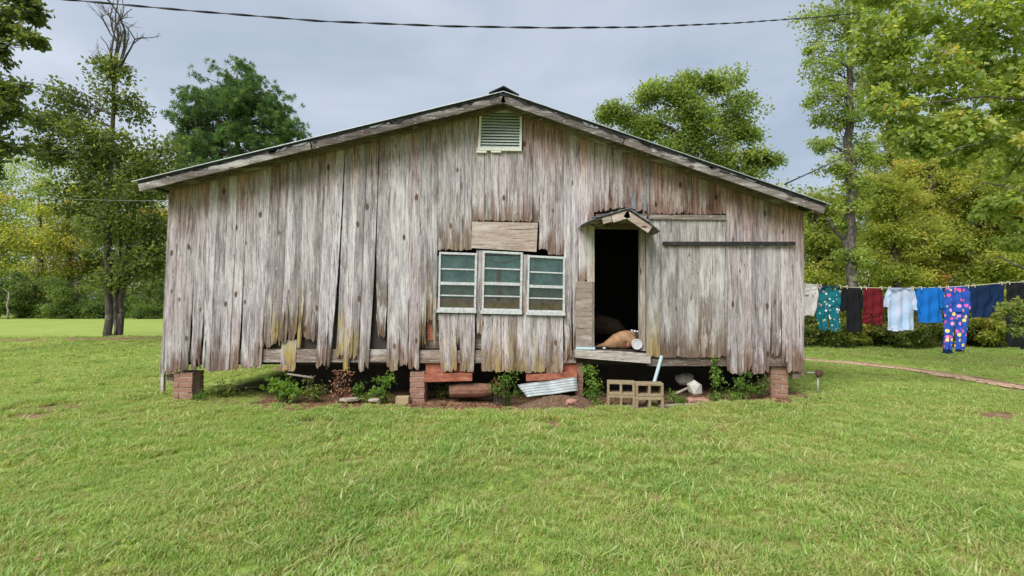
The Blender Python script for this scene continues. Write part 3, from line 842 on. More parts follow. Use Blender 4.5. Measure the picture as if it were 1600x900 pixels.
# ---- roof
def slope(pa, pb, y0, y1, t0, t1, wob=0.0, n=1):
    """slab that follows the roof line pa-pb, from heights t0..t1 above it, between depths y0 and y1"""
    mb = MB()
    d = (pb - pa); d.y = 0; nn = Vector((-d.z, 0, d.x)).normalized()
    if nn.z < 0: nn = -nn
    rows_t, rows_b = [], []
    for k in range(n + 1):
        p = pa.lerp(pb, k / n)
        w_ = rnd.uniform(0, wob)
        rows_t.append([(p.x + nn.x * t1, y0 + w_ * .3, p.z + nn.z * t1), (p.x + nn.x * t1, y1, p.z + nn.z * t1)])
        rows_b.append([(p.x + nn.x * (t0 - w_), y0 + w_ * .3, p.z + nn.z * (t0 - w_)), (p.x + nn.x * t0, y1, p.z + nn.z * t0)])
    mb.grid(rows_t); mb.grid(rows_b)
    k2 = (n + 1) * 2
    for k in range(n):
        mb.f.append((2 * k, 2 * k + 2, k2 + 2 * k + 2, k2 + 2 * k)); mb.f.append((2 * k + 1, k2 + 2 * k + 1, k2 + 2 * k + 3, 2 * k + 3))
    mb.f.append((0, k2, k2 + 1, 1)); mb.f.append((2 * n, 2 * n + 1, k2 + 2 * n + 1, k2 + 2 * n))
    return mb
for side, E in (('l', RL), ('r', RR)):
    up = RA
    inset = lerp
    e1 = E.lerp(RA, 0.012)
    # deck boards run front to back; their front ends sit behind the rake board
    nb = 16
    for k in range(nb):
        a = e1.lerp(up, k / nb); b_ = e1.lerp(up, (k + .97) / nb)
        slope(a, b_, YR + .035, DEPTH + .35, -0.05, -0.028).build('deck_board', M['darkwood'], SHED)
    slope(e1, up, YR + .006, DEPTH + .36, -0.026, -0.006, 0.055, 90).build('tar_felt', M['tar'], SHED)
    # metal sheets, eave to ridge, side by side into the depth
    ys = YR - 0.012
    while ys < DEPTH + .3:
        slope(E, up, ys, ys + .88, -0.003, 0.006 if side == 'l' else 0.004).build('roof_sheet', M['galv'], SHED)
        mb = MB()
        for rk in range(4):
            yy = ys + .1 + rk * .22
            if yy > YR + .3: mb.beam(E + Vector((0, yy - E.y, .014)), up + Vector((0, yy - up.y, .014)), .03, .012)
        if mb.v: mb.build('roof_rib', M['galv'], SHED)
        ys += .882
    # rake board in two lengths
    d = (RA - E); d.y = 0
    nrm = Vector((-d.z, 0, d.x)).normalized(); nrm = nrm if nrm.z > 0 else -nrm
    cuts = [0.0, 0.47, 1.0] if side == 'l' else [0.0, 0.62, 1.0]
    for c0, c1 in zip(cuts[:-1], cuts[1:]):
        mb = MB()
        nseg = 14; tr, br_ = [], []
        for k in range(nseg + 1):
            t = lerp(c0 + .002, c1 - .002, k / nseg)
            p = E + (RA - E) * (0.012 + 0.988 * t)
            jt = rnd.uniform(-.004, .006); jb = rnd.uniform(-.004, .004)
            tr.append(p + nrm * (-0.062 + jt * 2)); br_.append(p + nrm * (-0.162 + jb))
        rows = []
        for yy in (YR, YR + .032):
            rows.append([(q.x, yy, q.z) for q in tr]); rows.append([(q.x, yy, q.z) for q in br_])
        mb.grid([rows[0], rows[1], rows[3], rows[2], rows[0]])
        nn_ = nseg + 1
        mb.f.append((0, nn_, 2 * nn_, 3 * nn_)); mb.f.append((nseg, nn_ + nseg, 2 * nn_ + nseg, 3 * nn_ + nseg))
        mb.build('rake_board', M['rake'], SHED)
    # rafter against the wall, soffit boards between
    slope(e1.lerp(RA, .05), RA.lerp(E, .005), -0.14, -0.075, -0.14, -0.052).build('rafter', M['darkwood'], SHED)
    # eave beam
    xw = XL if side == 'l' else XR
    s_ = -1 if side == 'l' else 1
    p0 = Vector((xw + s_ * .01, 0, roof_z(xw) - .02)); 
    mb = MB(); x_out = E.x - s_ * .07
    mb.prism([(xw + s_ * .012, YR + .05, roof_z(xw) - .02), (x_out, YR + .05, roof_z(x_out) - .012), (x_out, YR + .05, roof_z(x_out) - .09), (xw + s_ * .012, YR + .05, roof_z(xw) - .13)], (0, .07, 0))
    mb.build('eave_lookout', M['trim'], SHED)
    for yy in (0.2, 1.6, 3.0, 4.4):
        mb = MB(); mb.prism([(xw + s_ * .012, yy, roof_z(xw) - .02), (x_out, yy, roof_z(x_out) - .012), (x_out, yy, roof_z(x_out) - .09), (xw + s_ * .012, yy, roof_z(xw) - .13)], (0, .07, 0)); mb.build('eave_lookout', M['trim'], SHED)
# ridge cap, bent and loose
a = P(764, 146, YR); b_ = P(811, 149, YR); t = P(787, 135.5, YR)
mb = MB(); off = Vector((0, 0, .018))
mb.prism([a, t, b_, b_ + off, t + off, a + off], (0, DEPTH + .75, 0)); mb.build('ridge_cap', M['tar'], SHED)
# bits of torn felt hanging over the rake boards
for k in range(56):
    s_ = rnd.random()
    E = RL if k < 26 else RR
    p = E.lerp(RA, rnd.uniform(.05, .985)); L_ = rnd.uniform(.05, .28); hgt = rnd.uniform(.012, .045)
    d = (RA - E).normalized(); nrm = Vector((-d.z, 0, d.x)); nrm = nrm if nrm.z > 0 else -nrm
    q0 = p - nrm * .045; q1 = p + d * L_ - nrm * .045; md = p + d * L_ * rnd.uniform(.3, .7) - nrm * (.045 + hgt)
    m2 = p + d * L_ * rnd.uniform(.1, .25) - nrm * (.045 + hgt * .8)
    mb = MB(); mb.prism([q0, m2, md, q1], (0, .006, 0))
    for i_, v_ in enumerate(mb.v): mb.v[i_] = (v_[0], v_[1] - .008, v_[2])
    mb.build('torn_felt', M['tar'] if k % 3 else M['shingle'], SHED)

# ---- gable vent
def quad_uv(q, u, v):
    (a, b, c, d) = q   # TL TR BR BL
    x = (a[0] * (1 - u) + b[0] * u) * (1 - v) + (d[0] * (1 - u) + c[0] * u) * v
    y = (a[1] * (1 - u) + b[1] * u) * (1 - v) + (d[1] * (1 - u) + c[1] * u) * v
    return P(x, y)
def qbar(mb, q, u0, u1, v0, v1, y0, y1):
    pts = [quad_uv(q, u0, v0), quad_uv(q, u1, v0), quad_uv(q, u1, v1), quad_uv(q, u0, v1)]
    mb.prism([(p.x, y0, p.z) for p in pts], (0, y1 - y0, 0))
VQ = [(750, 168), (816, 170), (815, 238), (747, 237)]
mb = MB(); qbar(mb, VQ, 0, .055, .06, .93, -.07, -.03)
vent = mb.build('gable_vent', M['creamtrim'], SHED)
mb = MB(); qbar(mb, VQ, .945, 1, .06, .93, -.07, -.03); mb.build('frame', M['creamtrim'], vent)
mb = MB(); qbar(mb, VQ, -.02, 1.0, .932, 1.0, -.075, -.03); mb.build('frame', M['creamtrim'], vent)
mb = MB(); qbar(mb, VQ, -.03, .20, 1.002, 1.05, -.07, -.04); mb.build('trim_scrap', M['creamtrim'], vent)
mb = MB(); qbar(mb, VQ, .30, .53, 1.002, 1.04, -.07, -.04); mb.build('trim_scrap', M['creamtrim'], vent)
pts = [quad_uv(VQ, u, v) for u, v in [(.056, .13), (.056, .06), (.25, .0), (.5, -.02), (.75, .0), (.944, .06), (.944, .13)]]
mb = MB(); mb.prism([(p.x, -.062, p.z) for p in pts], (0, .03, 0)); mb.build('top_panel', M['vent'], vent)
mb = MB(); qbar(mb, VQ, .056, .944, .13, .93, -.012, -.002); mb.build('backing', M['interior'], vent)
for k in range(12):
    v = .145 + k * .0655
    a, b_ = quad_uv(VQ, .057, v), quad_uv(VQ, .943, v)
    mb = MB(); mb.prism([(a.x, -.026, a.z), (a.x, -.062, a.z - .036), (a.x, -.062, a.z - .042), (a.x, -.026, a.z - .006)], (b_.x - a.x, 0, b_.z - a.z)); mb.build('slat', M['vent'], vent)

# ---- windows
WQ = [[(687, 394), (746, 396), (744, 489), (685, 488)], [(755, 392), (817, 395), (815, 491), (753, 490)], [(825, 399), (882.5, 402), (882, 493), (823, 492)]]
for wi, q in enumerate(WQ):
    mb = MB(); qbar(mb, q, 0, .045, 0, 1, -.055, .0)
    win = mb.build('window', M['white'], SHED, label=["left one of the three white framed windows", "middle one of the three white framed windows", "right window with a white cord hanging behind its glass"][wi])
    for nm, u0, u1, v0, v1, y0, y1 in [('stile', .945, 1, 0, 1, -.055, 0), ('head', .046, .944, 0, .035, -.055, 0), ('bottom_rail', .046, .944, .915, .946, -.052, 0), ('meeting_rail', .046, .944, .492, .54, -.05, 0),
            ('muntin', .046, .944, .266, .288, -.04, -.01), ('muntin', .046, .944, .704, .726, -.04, -.01)]:
        mb = MB(); qbar(mb, q, u0, u1, v0, v1, y0, y1); mb.build(nm, M['white'], win)
    mb = MB(); qbar(mb, q, -.03, 1.01, .947, 1.0, -.075, .0); mb.build('window_sill', M['white'], win)
    for v0, v1 in [(.036, .265), (.289, .491), (.541, .703), (.727, .914)]:
        mb = MB(); qbar(mb, q, .047, .943, v0, v1, -.024, -.020); mb.build('pane', M['glass'], win)
# what stands behind the glass: teal panels, a red post and a red brown ledge
mb = MB(); a, b_ = P(676, 400), P(890, 447); mb.box((a.x, .012, b_.z), (b_.x, .03, a.z))
mb.build('teal_panel', M['teal'], SHED)
mb = MB(); a, b_ = P(676, 447), P(890, 500); mb.box((a.x, .032, b_.z), (b_.x, .048, a.z)); mb.build('dark_panel', simple('dark_green_panel', (0.25, 0.29, 0.20), .8, 0, .5, 6), SHED)
mb = MB(); a, b_ = P(776, 418), P(782, 470); mb.box((a.x, -.008, b_.z), (b_.x, .011, a.z)); mb.build('red_post', M['red'], SHED)
mb = MB(); a, b_ = P(676, 466), P(890, 487); mb.box((a.x, -.008, b_.z), (b_.x, .03, a.z)); mb.build('red_ledge_inside', simple('red_brown_board', (0.46, 0.20, 0.11), .8, 0, .6, 9), SHED)
mb = MB(); mb.tube([P(880, 415, -.014), P(872, 432, -.014), P(864, 447, -.014), P(862, 465, -.014), P(863, 485, -.014)], .005, 6); mb.build('cord', M['whiteplastic'], SHED, smooth=True)
mb = MB(); mb.tube([P(762, 404, -.0), P(775, 408, -.0), P(790, 409, -.0), P(800, 405, -.0), P(812, 402, -.0)], [.012, .018, .016, .018, .012], 8); mb.build('rolled_cloth', simple('grey_cloth', (.35, .32, .27), .9), SHED, smooth=True)

# ---- doorway, hood, sliding door
wall_prism([(917, 352), (928, 354), (928, 441), (925.5, 441), (925.5, 440), (917, 440)], -.05, .06, 'jamb', 'door_jamb')
wall_prism([(925.2, 442), (928, 442), (928, 541), (924.5, 541)], -.04, .06, 'jamb', 'door_jamb')
wall_prism([(1000, 354), (1008, 354), (1008, 548), (1000, 548)], -.02, .10, 'jamb', 'door_jamb')
wall_prism([(928, 346), (1000, 346), (1000, 358), (928, 357)], -.015, .06, 'darkwood', 'door_header')
wall_prism([(897, 545), (1012, 552), (1012, 566), (897, 557)], -.16, .06, 'trim', 'door_sill')
wall_prism([(899, 541.5), (928, 541.5), (928, 545.5), (899, 544.5)], -.10, .04, 'pipe', 'blue_strip')
door = MB(); 
DB = [(1008.5, 1030), (1030, 1057), (1058.5, 1090), (1090, 1111), (1111, 1131)]
mb = MB(); a = P(1014, 346); b_ = P(1130, 350); mb.box((a.x, -.036, b_.z), (b_.x, -.024, a.z))
door = mb.build('sliding_door', M['jamb'], SHED, label="wide board sliding door pushed open to the right of the doorway")
for i, (x0, x1) in enumerate(DB):
    plank(x0, x1, 558.5, 343, .8, .5 if i == 0 else .05, [.1, .1, .15, .9, .45][i], proud=.022, mat='doorwood', name='board', parent=door, gap=.15)
for x0 in (1056.6, 1131):
    plank(x0, x0 + 2.6, 557, 345, .5, 0, 0, proud=.046, mat='doorwood', name='batten', parent=door, gap=0, cols=2, thick=.012)
wall_prism([(1012, 336.5), (1132, 337.5), (1132, 345), (1012, 343.5)], -.075, -.038, 'trim', 'door_rail_board')
mb = MB(); a, b_ = P(1033, 378.5), P(1238, 384.5)
mb.box((a.x, -.086, b_.z), (b_.x, -.062, a.z)); mb.build('door_track', M['iron'], SHED, bevel=.004)
for px in (1050, 1110, 1170, 1226):
    q = P(px, 381.5); mb = MB(); mb.lathe((q.x, -.094, q.z), [(.014, 0), (.014, .01)], 8, 'y'); mb.build('bolt', M['rust'], SHED)
# hood
Hy = -.46
hA, hL, hR = P(981, 327, Hy), P(914, 347, Hy), P(1026, 357, Hy)
def hood_slab(a, b_, y0, y1, t0, t1): return slope(a, b_, y0, y1, t0, t1)
mb = hood_slab(hL, hA, Hy, -.03, -.02, -.002); hood = mb.build('door_hood', M['darkwood'], SHED, label="small gabled hood with curled grey shingles over the doorway")
hood_slab(hR, hA, Hy, -.03, -.02, -.002).build('deck', M['darkwood'], hood)
def bargeboard(p, q, h, parent, nm='bargeboard'):
    d = (q - p).normalized(); nrm = Vector((-d.z, 0, d.x)); nrm = nrm if nrm.z > 0 else -nrm
    mb = MB(); mb.prism([p - nrm * .022, q - nrm * .022, q - nrm * (.022 + h), p - nrm * (.022 + h)], (0, .03, 0))
    mb.v = [(x, y - .012, z) for x, y, z in mb.v]
    mb.build(nm, M['ply'], parent)
bargeboard(hL.lerp(hA, .60), hA.lerp(hL, .004), .105, hood); bargeboard(hL.lerp(hA, .38), hL.lerp(hA, .585), .085, hood); bargeboard(hA.lerp(hR, .004), hA.lerp(hR, .86), .105, hood)
wall_prism([(926, 340), (1004, 340), (1000, 353), (928, 352)], -.30, -.27, 'darkwood', 'hood_ceiling', hood)
for (pa, pb, n) in ((hL, hA, 5), (hR, hA, 5)):
    for r_ in range(n):
        for c in range(4):
            t0 = r_ / n; t1 = min(1.0, (r_ + 1.25) / n)
            y0 = Hy - .03 + c * .115 + rnd.uniform(-.008, .004); y1 = y0 + .11
            if pa is hR and r_ == 0: t0 = -.13
            if pa is hL and r_ == 0: t0 = -.07
            a = pa.lerp(pb, t0); b_ = pa.lerp(pb, t1)
            lift = rnd.uniform(0.0, .012) + .006 * (n - r_) / n
            mb = MB(); d = (b_ - a).normalized(); nrm = Vector((-d.z, 0, d.x)); nrm = nrm if nrm.z > 0 else -nrm
            rows = []
            for s_ in (0, .35, 1):
                p = a.lerp(b_, s_); hh = .004 + lift * (1 - s_) + (.012 if s_ == 0 else 0) - (.05 * (1 - s_) ** 2 if r_ == 0 else 0)
                rows.append(p + nrm * hh)
            poly = rows + [q + nrm * .009 for q in rows[::-1]]
            mb.prism([(q.x, y0, q.z) for q in poly], (0, y1 - y0, 0))
            mb.build('shingle', M['shingle'], hood)
# tar smears left on the boards above the hood
for poly in ([(985, 316), (990, 303), (993, 300), (992, 328), (986, 327)], [(1003, 304), (1008, 306), (1009, 330), (1004, 331)]):
    wall_prism(poly, -.042, -.039, 'shingle', 'tar_smear')

# ------------------------------------------------------------------ leaves and trees
DENS, PER = 2.0, 1.5
def unit(a): return a / np.maximum(1e-9, np.linalg.norm(a, axis=-1, keepdims=True))
def leaf_object(name, c, d, nrm, length, wr, tint, mat, parent, **pr):
    """many small pointed leaves in one crown mesh: c base points, d leaf axis, nrm facing"""
    n = len(c)
    d = unit(d); s = unit(np.cross(nrm, d)); nn = np.cross(d, s)
    L = length[:, None]; W = L * wr
    v = np.empty((n, 4, 3))
    v[:, 0] = c; v[:, 2] = c + d * L - nn * L * 0.08
    v[:, 1] = c + d * L * .45 + s * W * .5 + nn * W * .12
    v[:, 3] = c + d * L * .45 - s * W * .5 + nn * W * .12
    o3 = org_of(parent)
    v = v.reshape(-1, 3) - np.array([o3.x, o3.y, o3.z])
    me = bpy.data.meshes.new(name)
    me.vertices.add(4 * n); me.vertices.foreach_set('co', v.astype(np.float32).ravel())
    base = (np.arange(n) * 4)[:, None]
    loops = (base + np.array([0, 1, 2, 0, 2, 3])).ravel().astype(np.int32)
    me.loops.add(6 * n); me.loops.foreach_set('vertex_index', loops)
    me.polygons.add(2 * n); me.polygons.foreach_set('loop_start', (np.arange(2 * n) * 3).astype(np.int32))
    me.update(calc_edges=True)
    a = me.attributes.new('tint', 'FLOAT', 'POINT'); a.data.foreach_set('value', np.repeat(np.clip(tint, 0, 1), 4).astype(np.float32))
    me.materials.append(mat)
    o = bpy.data.objects.new(name, me); link(o, parent)
    return props(o, **pr)

def bez(a, b, c, n):
    return [a * (1 - t) ** 2 + b * 2 * t * (1 - t) + c * t * t for t in [i / n for i in range(n + 1)]]

def foliage(rs, centers, radii, per, flat=0.7, size=0.15, var=0.35, tint=0.45, tvar=0.16, ctv=0.14, droop=0.2, shell=0.5, spread=1.0):
    """leaf arrays for clumps: returns c, d, nrm, length, tint"""
    C, D, N, L, T = [], [], [], [], []
    for ce, r in zip(centers, radii):
        k = max(4, int(per * PER * (0.7 + 0.6 * rs.rand())))
        q = unit(rs.randn(k, 3)) * (rs.rand(k, 1) ** shell) * r * rs.uniform(.8, 1.5, (k, 1))
        # uneven clumps: bite pieces out
        ax = unit(rs.randn(2, 3)); ph = rs.rand(2) * 6.28
        wav = np.sin(q @ ax[0] * (5.0 / r) + ph[0]) + np.sin(q @ ax[1] * (7.0 / r) + ph[1])
        q = q[wav > -0.55]; k = len(q)
        q[:, 2] *= flat
        out = unit(q + 1e-6)
        d = unit(out * 0.6 + rs.randn(k, 3) * 0.8 - np.array([0, 0, droop]))
        nr = unit(np.array([0, 0, 0.9]) + rs.randn(k, 3) * 0.65 + out * 0.35)
        C.append(np.asarray(ce) + q * spread); D.append(d); N.append(nr)
        L.append(size * (1 + var * (rs.rand(k) * 2 - 1)))
        ct = tint + rs.randn() * ctv + 0.06 * (q[:, 2] / r)
        T.append(ct + rs.randn(k) * tvar)
    return [np.concatenate(z) for z in (C, D, N, L, T)]

def tree(name, label, cat, Y, trunks, lobes, mat='leaf', barkm='bark', size=0.16, per=130, clump=0.9, tint=.45, tvar=.12, ctv=.14, wr=.62, seed=1, group=None, limbs=True, dens=1.0, flat=.72, depth=0.9, shell=.5, extra=None, droop=.2, parent=None, wisps=0.0):
    """trunks: [[(px, py, radius_px), ...], ...] from the foot up; lobes: (px, py, rx, ry) of the crown as seen, at depth Y"""
    rs = np.random.RandomState(seed)
    pm = F / (Y - CAM.y)                          # pixels per metre there
    t0 = trunks[0][0]
    b0 = P(t0[0], t0[1], Y); zg = gz1(b0.x, Y)
    root = thing(name, (b0.x, Y, zg), label, cat, group)
    mb = MB(); spine = []
    for ti, tr in enumerate(trunks):
        pts = [P(a, b, Y + 0.25 * ti) for a, b, c in tr]; rr = [c / pm for a, b, c in tr]
        if ti == 0 or tr[0][1] > 520: pts[0].z = min(pts[0].z, zg) - 0.1
        fine, fr = [], []
        for i in range(len(pts) - 1):
            for k in range(4):
                t = k / 4; p = pts[i].lerp(pts[i + 1], t)
                p += Vector((rs.randn(), rs.randn(), 0)) * rr[i] * 0.22
                fine.append(p); fr.append(lerp(rr[i], rr[i + 1], t) * (1.35 if (i == 0 and k == 0) else 1))
        fine.append(pts[-1]); fr.append(rr[-1])
        mb.tube(fine, fr, 9)
        spine += list(zip(fine, fr))
    centers, radii = [], []
    for (px, py, rx, ry) in lobes:
        ce = P(px, py, Y); a = rx / pm; c = ry / pm; b = min(a, c) * depth if depth < 1.5 else a
        r0 = clump * min(1.0, 0.45 * min(a, c) + 0.25)
        nclump = max(3, int(dens * DENS * (a * b * c) / (r0 ** 3) * 0.62))
        for k in range(nclump):
            q = rs.randn(3); q /= np.linalg.norm(q); q *= rs.rand() ** 0.42
            centers.append(np.array([ce.x + q[0] * max(.05, a - r0 * .6), ce.y + q[1] * b, ce.z + q[2] * max(.05, c - r0 * .5)]))
            radii.append(r0 * rs.uniform(.65, 1.25))
    centers = [c for c in centers]
    if limbs:
        order = rs.permutation(len(centers))[:130]
        for i in order:
            c = Vector(centers[i])
            cand = [(s, r) for s, r in spine if s.z < c.z - 0.1]
            if not cand: cand = spine[:3]
            s, r = min(cand, key=lambda q: (q[0] - c).length + 0.35 * abs((q[0].z + 0.45 * math.hypot(q[0].x - c.x, q[0].y - c.y)) - c.z))
            midp = s.lerp(c, .55); midp.z += 0.08 * (c - s).length
            L = (c - s).length
            r1 = min(r * .55, 0.012 * L + 0.012)
            pts = bez(s, midp, c, 5)
            for q in pts[1:-1]: q += Vector(rs.randn(3) * 0.03 * L)
            mb.tube(pts, [lerp(r1, r1 * .18, k / 5) for k in range(6)], 5, False)
            for k in range(2):
                e = c + Vector(rs.randn(3)) * radii[i] * .6
                mb.tube([pts[3], pts[3].lerp(e, .6) + Vector(rs.randn(3)) * .03 * L, e], [r1 * .35, r1 * .2, r1 * .1], 4, False)
    mb.build('trunk', M[barkm], root, smooth=True)
    if extra: extra(root, rs)
    if centers:
        C, D, N, L, T = foliage(rs, centers, radii, per, flat, size, tint=tint, tvar=tvar, ctv=ctv, droop=droop, shell=shell)
        leaf_object('crown', C, D, N, L, wr, T, M[mat], root)
        return root, len(C)
    return root, 0
NLEAF = 0
def T_(*a, **k):
    global NLEAF
    r, n = tree(*a, **k); NLEAF += n
    return r

# twin-trunked tree on the left lawn, its top dead and bare
YT = G(172, 533).y
def dead_top(root, rs):
    pm = F / (YT - CAM.y); mb = MB()
    def twig(p, d, L, r, lev):
        n = 4; pts = [p]; q = p.copy(); dd = d.copy()
        for k in range(n):
            dd = (dd + Vector(rs.randn(3)) * .16).normalized(); q = q + dd * L / n; pts.append(q.copy())
        mb.tube(pts, [lerp(r, r * .45, k / n) for k in range(n + 1)], 5, False)
        if lev > 0:
            for k in range(3 if lev > 1 else 3):
                i = rs.randint(1, n + 1)
                nd = (dd + Vector((rs.randn() * .6, rs.randn() * .5, rs.rand() * .5))).normalized()
                twig(pts[i], nd, L * rs.uniform(.4, .65), r * .5, lev - 1)
    for a, b, c, d in [((178, 130), (168, 5), 3.0, 3), ((180, 125), (143, 25), 2.4, 3), ((183, 120), (205, 8), 2.6, 3), ((186, 118), (218, 50), 2.0, 2), ((180, 130), (186, 10), 2.2, 3), ((176, 128), (152, 60), 1.6, 2)]:
        p, q = P(*a, YT), P(*b, YT)
        twig(p, (q - p).normalized(), (q - p).length * .82, c / pm, d)
    mb.build('dead_branch', M['bark'], root, smooth=True)
T_('twin_trunk_tree', "tall twin trunked tree on the left lawn with bare dead top branches", 'tree', YT,
   [[(171, 533, 6), (171, 470, 5), (168, 380, 4.4), (172, 290, 3.6), (176, 200, 3), (178, 120, 2.4)], [(186, 532, 5), (190, 470, 4.2), (198, 400, 3.6), (208, 340, 3), (215, 280, 2)], [(180, 532, 4), (184, 460, 3.2), (190, 380, 2.6), (186, 300, 2)]],
   [(178, 130, 30, 45), (200, 165, 38, 45), (115, 175, 50, 45), (150, 220, 62, 50), (85, 200, 42, 35), (200, 235, 45, 45), (120, 280, 52, 45), (180, 300, 58, 50), (230, 265, 38, 40), (215, 345, 48, 45), (150, 355, 42, 40), (195, 410, 52, 42), (232, 415, 30, 48), (165, 440, 28, 25), (262, 240, 28, 32), (75, 235, 30, 30), (60, 180, 26, 20), (95, 150, 24, 20), (240, 300, 40, 40), (250, 370, 30, 50), (130, 330, 40, 30), (100, 240, 50, 34)],
   'leaf', size=.15, per=120, clump=.95, tint=.22, ctv=.15, seed=11, extra=dead_top, dens=1.9, shell=.4)

# tree out of frame on the left, its branches reaching in
T_('edge_tree', "tree at the left edge reaching leafy boughs into the sky", 'tree', 6.0,
   [[(-95, 560, 16), (-90, 400, 14), (-80, 250, 12), (-70, 100, 9), (-60, -60, 6)]],
   [(10, 25, 50, 34), (52, 68, 28, 14), (55, 8, 30, 16), (8, 80, 30, 20), (5, 175, 40, 34), (-10, 235, 45, 40), (12, 140, 30, 20), (-40, 120, 50, 60), (-60, 20, 50, 50), (-40, 290, 50, 30)],
   'leaf', size=.145, per=105, clump=.52, tint=.2, ctv=.1, seed=21, dens=.55, wr=.7)

# pine behind the shed
def pine():
    Y = 37.0; rs = np.random.RandomState(5); pm = F / (Y - CAM.y)
    b0 = P(372, 500, Y); root = thing('pine_tree', (b0.x, Y, 0), "round topped dark green pine rising behind the left roof slope", 'pine tree')
    mb = MB(); sp = [P(372, 505, Y), P(373, 400, Y), P(374, 300, Y), P(371, 220, Y), P(368, 160, Y), P(370, 118, Y)]; sp[0].z = -.1
    mb.tube(sp, [.36, .33, .28, .22, .14, .05], 9)
    C, D, N, L, T = [], [], [], [], []
    spots = []
    lob = [(370, 135, 48, 34), (335, 165, 45, 32), (410, 165, 42, 34), (305, 200, 36, 26), (370, 185, 60, 34), (440, 195, 34, 26), (320, 235, 48, 26), (380, 235, 60, 32), (430, 225, 36, 22), (292, 240, 24, 22), (345, 270, 70, 20)]
    for px, py, rx, ry in lob:
        ce = P(px, py, Y); n = int(rx * ry * .027)
        for k in range(n):
            q = unit(rs.randn(3)) * rs.rand() ** .4
            spots.append(Vector((ce.x + q[0] * rx / pm, Y + q[1] * rx / pm, ce.z + q[2] * ry / pm)))
    for i, c in enumerate(spots):
        if i % 2 == 0:
            s = min([p.lerp(q, t) for p, q in zip(sp[2:-1], sp[3:]) for t in (0, .33, .66)], key=lambda s: abs(s.z + .25 * math.hypot(s.x - c.x, s.y - c.y) - c.z) + .1 * (s - c).length)
            L_ = (c - s).length; m_ = s.lerp(c, .5); m_.z += .1 * L_
            mb.tube(bez(s, m_, c, 4), [lerp(.018 * L_ + .01, .012, k / 4) for k in range(5)], 4, False)
        # needle tufts: brushes pointing up and out
        for k in range(9):
            o = np.array(c) + rs.randn(3) * np.array([.42, .42, .22])
            n = 26
            up = unit(np.array([c.x - b0.x, c.y - Y, 4.0]) + rs.randn(3) * 1.4)
            d = unit(up * .75 + rs.randn(n, 3) * .62)
            C.append(np.repeat(o[None], n, 0) + d * .05); D.append(d); N.append(unit(rs.randn(n, 3))); L.append(rs.uniform(.26, .46, n)); T.append(.42 + rs.randn() * .16 + rs.randn(n) * .12)
    mb.build('trunk', M['bark'], root, smooth=True)
    leaf_object('crown', np.concatenate(C), np.concatenate(D), np.concatenate(N), np.concatenate(L), .15, np.concatenate(T), M['needle'], root)
pine()

# round broadleaf behind the right roof slope
T_('round_tree', "big rounded yellow green tree rising behind the right roof slope", 'tree', 27.5,
   [[(1085, 500, 12), (1085, 400, 10), (1082, 310, 8), (1080, 240, 6), (1082, 160, 3)]],
   [(1075, 125, 34, 28), (1130, 135, 40, 28), (1015, 150, 38, 28), (1060, 165, 55, 36), (1145, 175, 45, 36), (965, 175, 36, 24), (1010, 195, 50, 32), (1095, 200, 55, 38), (1160, 215, 36, 26), (1050, 230, 60, 30), (1130, 245, 55, 32), (1185, 245, 30, 20), (1205, 250, 20, 14), (1100, 285, 70, 35), (1165, 280, 40, 22), (948, 180, 18, 14)],
   'leafbright', size=.21, per=210, clump=1.0, tint=.33, ctv=.13, seed=31, dens=1.9, shell=.4)

# the wood beyond the left lawn
WOOD = [
 ("slender yellow green tree at the far left edge of the wood", 46, -5, 290, 45, 'leafyellow', .5), ("yellow green tree behind the bare pale trunks of the wood", 46, 62, 300, 42, 'leafyellow', .55), ("gold tinged tree left of the twin trunks in the wood", 48, 108, 285, 40, 'leafyellow', .66),
 ("tall green tree behind the twin trunks in the wood", 50, 165, 270, 45, 'leaf', .5), ("rust tinged tree between twin trunks and shed in the wood", 45, 225, 235, 40, 'leaf', .66), ("green tree of the wood half hidden by the shed corner", 43, 268, 320, 36, 'leaf', .5), ("leafy tree of the wood wholly behind the left shed wall", 47, 320, 330, 45, 'leaf', .5)]
for i, (lb, dd, px, top, rx, mt, ti) in enumerate(WOOD):
    Y = dd + CAM.y
    hh = 480 - top
    lobes = [(px, top + rx * .7, rx * .75, rx * .7), (px - rx * .3, top + hh * .42, rx, rx * .8), (px + rx * .35, top + hh * .45, rx, rx * .8), (px, top + hh * .68, rx * 1.1, rx * .7), (px + rx * .2, top + hh * .88, rx, rx * .5)]
    T_('woodland_tree', lb, 'tree', Y, [[(px, 498, 4), (px + 2, 420, 3.5), (px - 2, top + 60, 2.5), (px, top + 10, 1)]], lobes, mt, size=.23, per=110, clump=1.1, tint=ti, seed=100 + i, group="trees of the wood beyond the left lawn", dens=1.7, ctv=.17, depth=.8)
LOW = [("feathery dark green sapling at the left end of the wood", -10, 430, 60, 'leafdark'), ("bushy dark green sapling below the bare pale trunks", 55, 440, 48, 'leafdark'), ("dark shrub between bare trunks and twin trunked tree", 120, 448, 45, 'leafdark'), ("dark shrub behind the foot of the twin trunks", 185, 455, 45, 'leafdark'), ("dark shrub between twin trunks and shed corner", 245, 455, 40, 'leafdark')]
for i, (lb, px, py, rx, mt) in enumerate(LOW):
    T_('woodland_shrub', lb, 'shrub', 34.5 + (i % 2) * 1.2, [[(px, 499, 2), (px + 1, 470, 1.6), (px, 445, 1)]], [(px, py + 12, rx, 30), (px - rx * .4, py + 36, rx * .8, 22), (px + rx * .5, py + 38, rx * .8, 20), (px + rx * .1, py + 48, rx, 14)], mt, size=.2, per=120, clump=.7, tint=.55, seed=200 + i, group="shrubs along the far lawn edge", wr=.45, flat=.45, droop=.45)
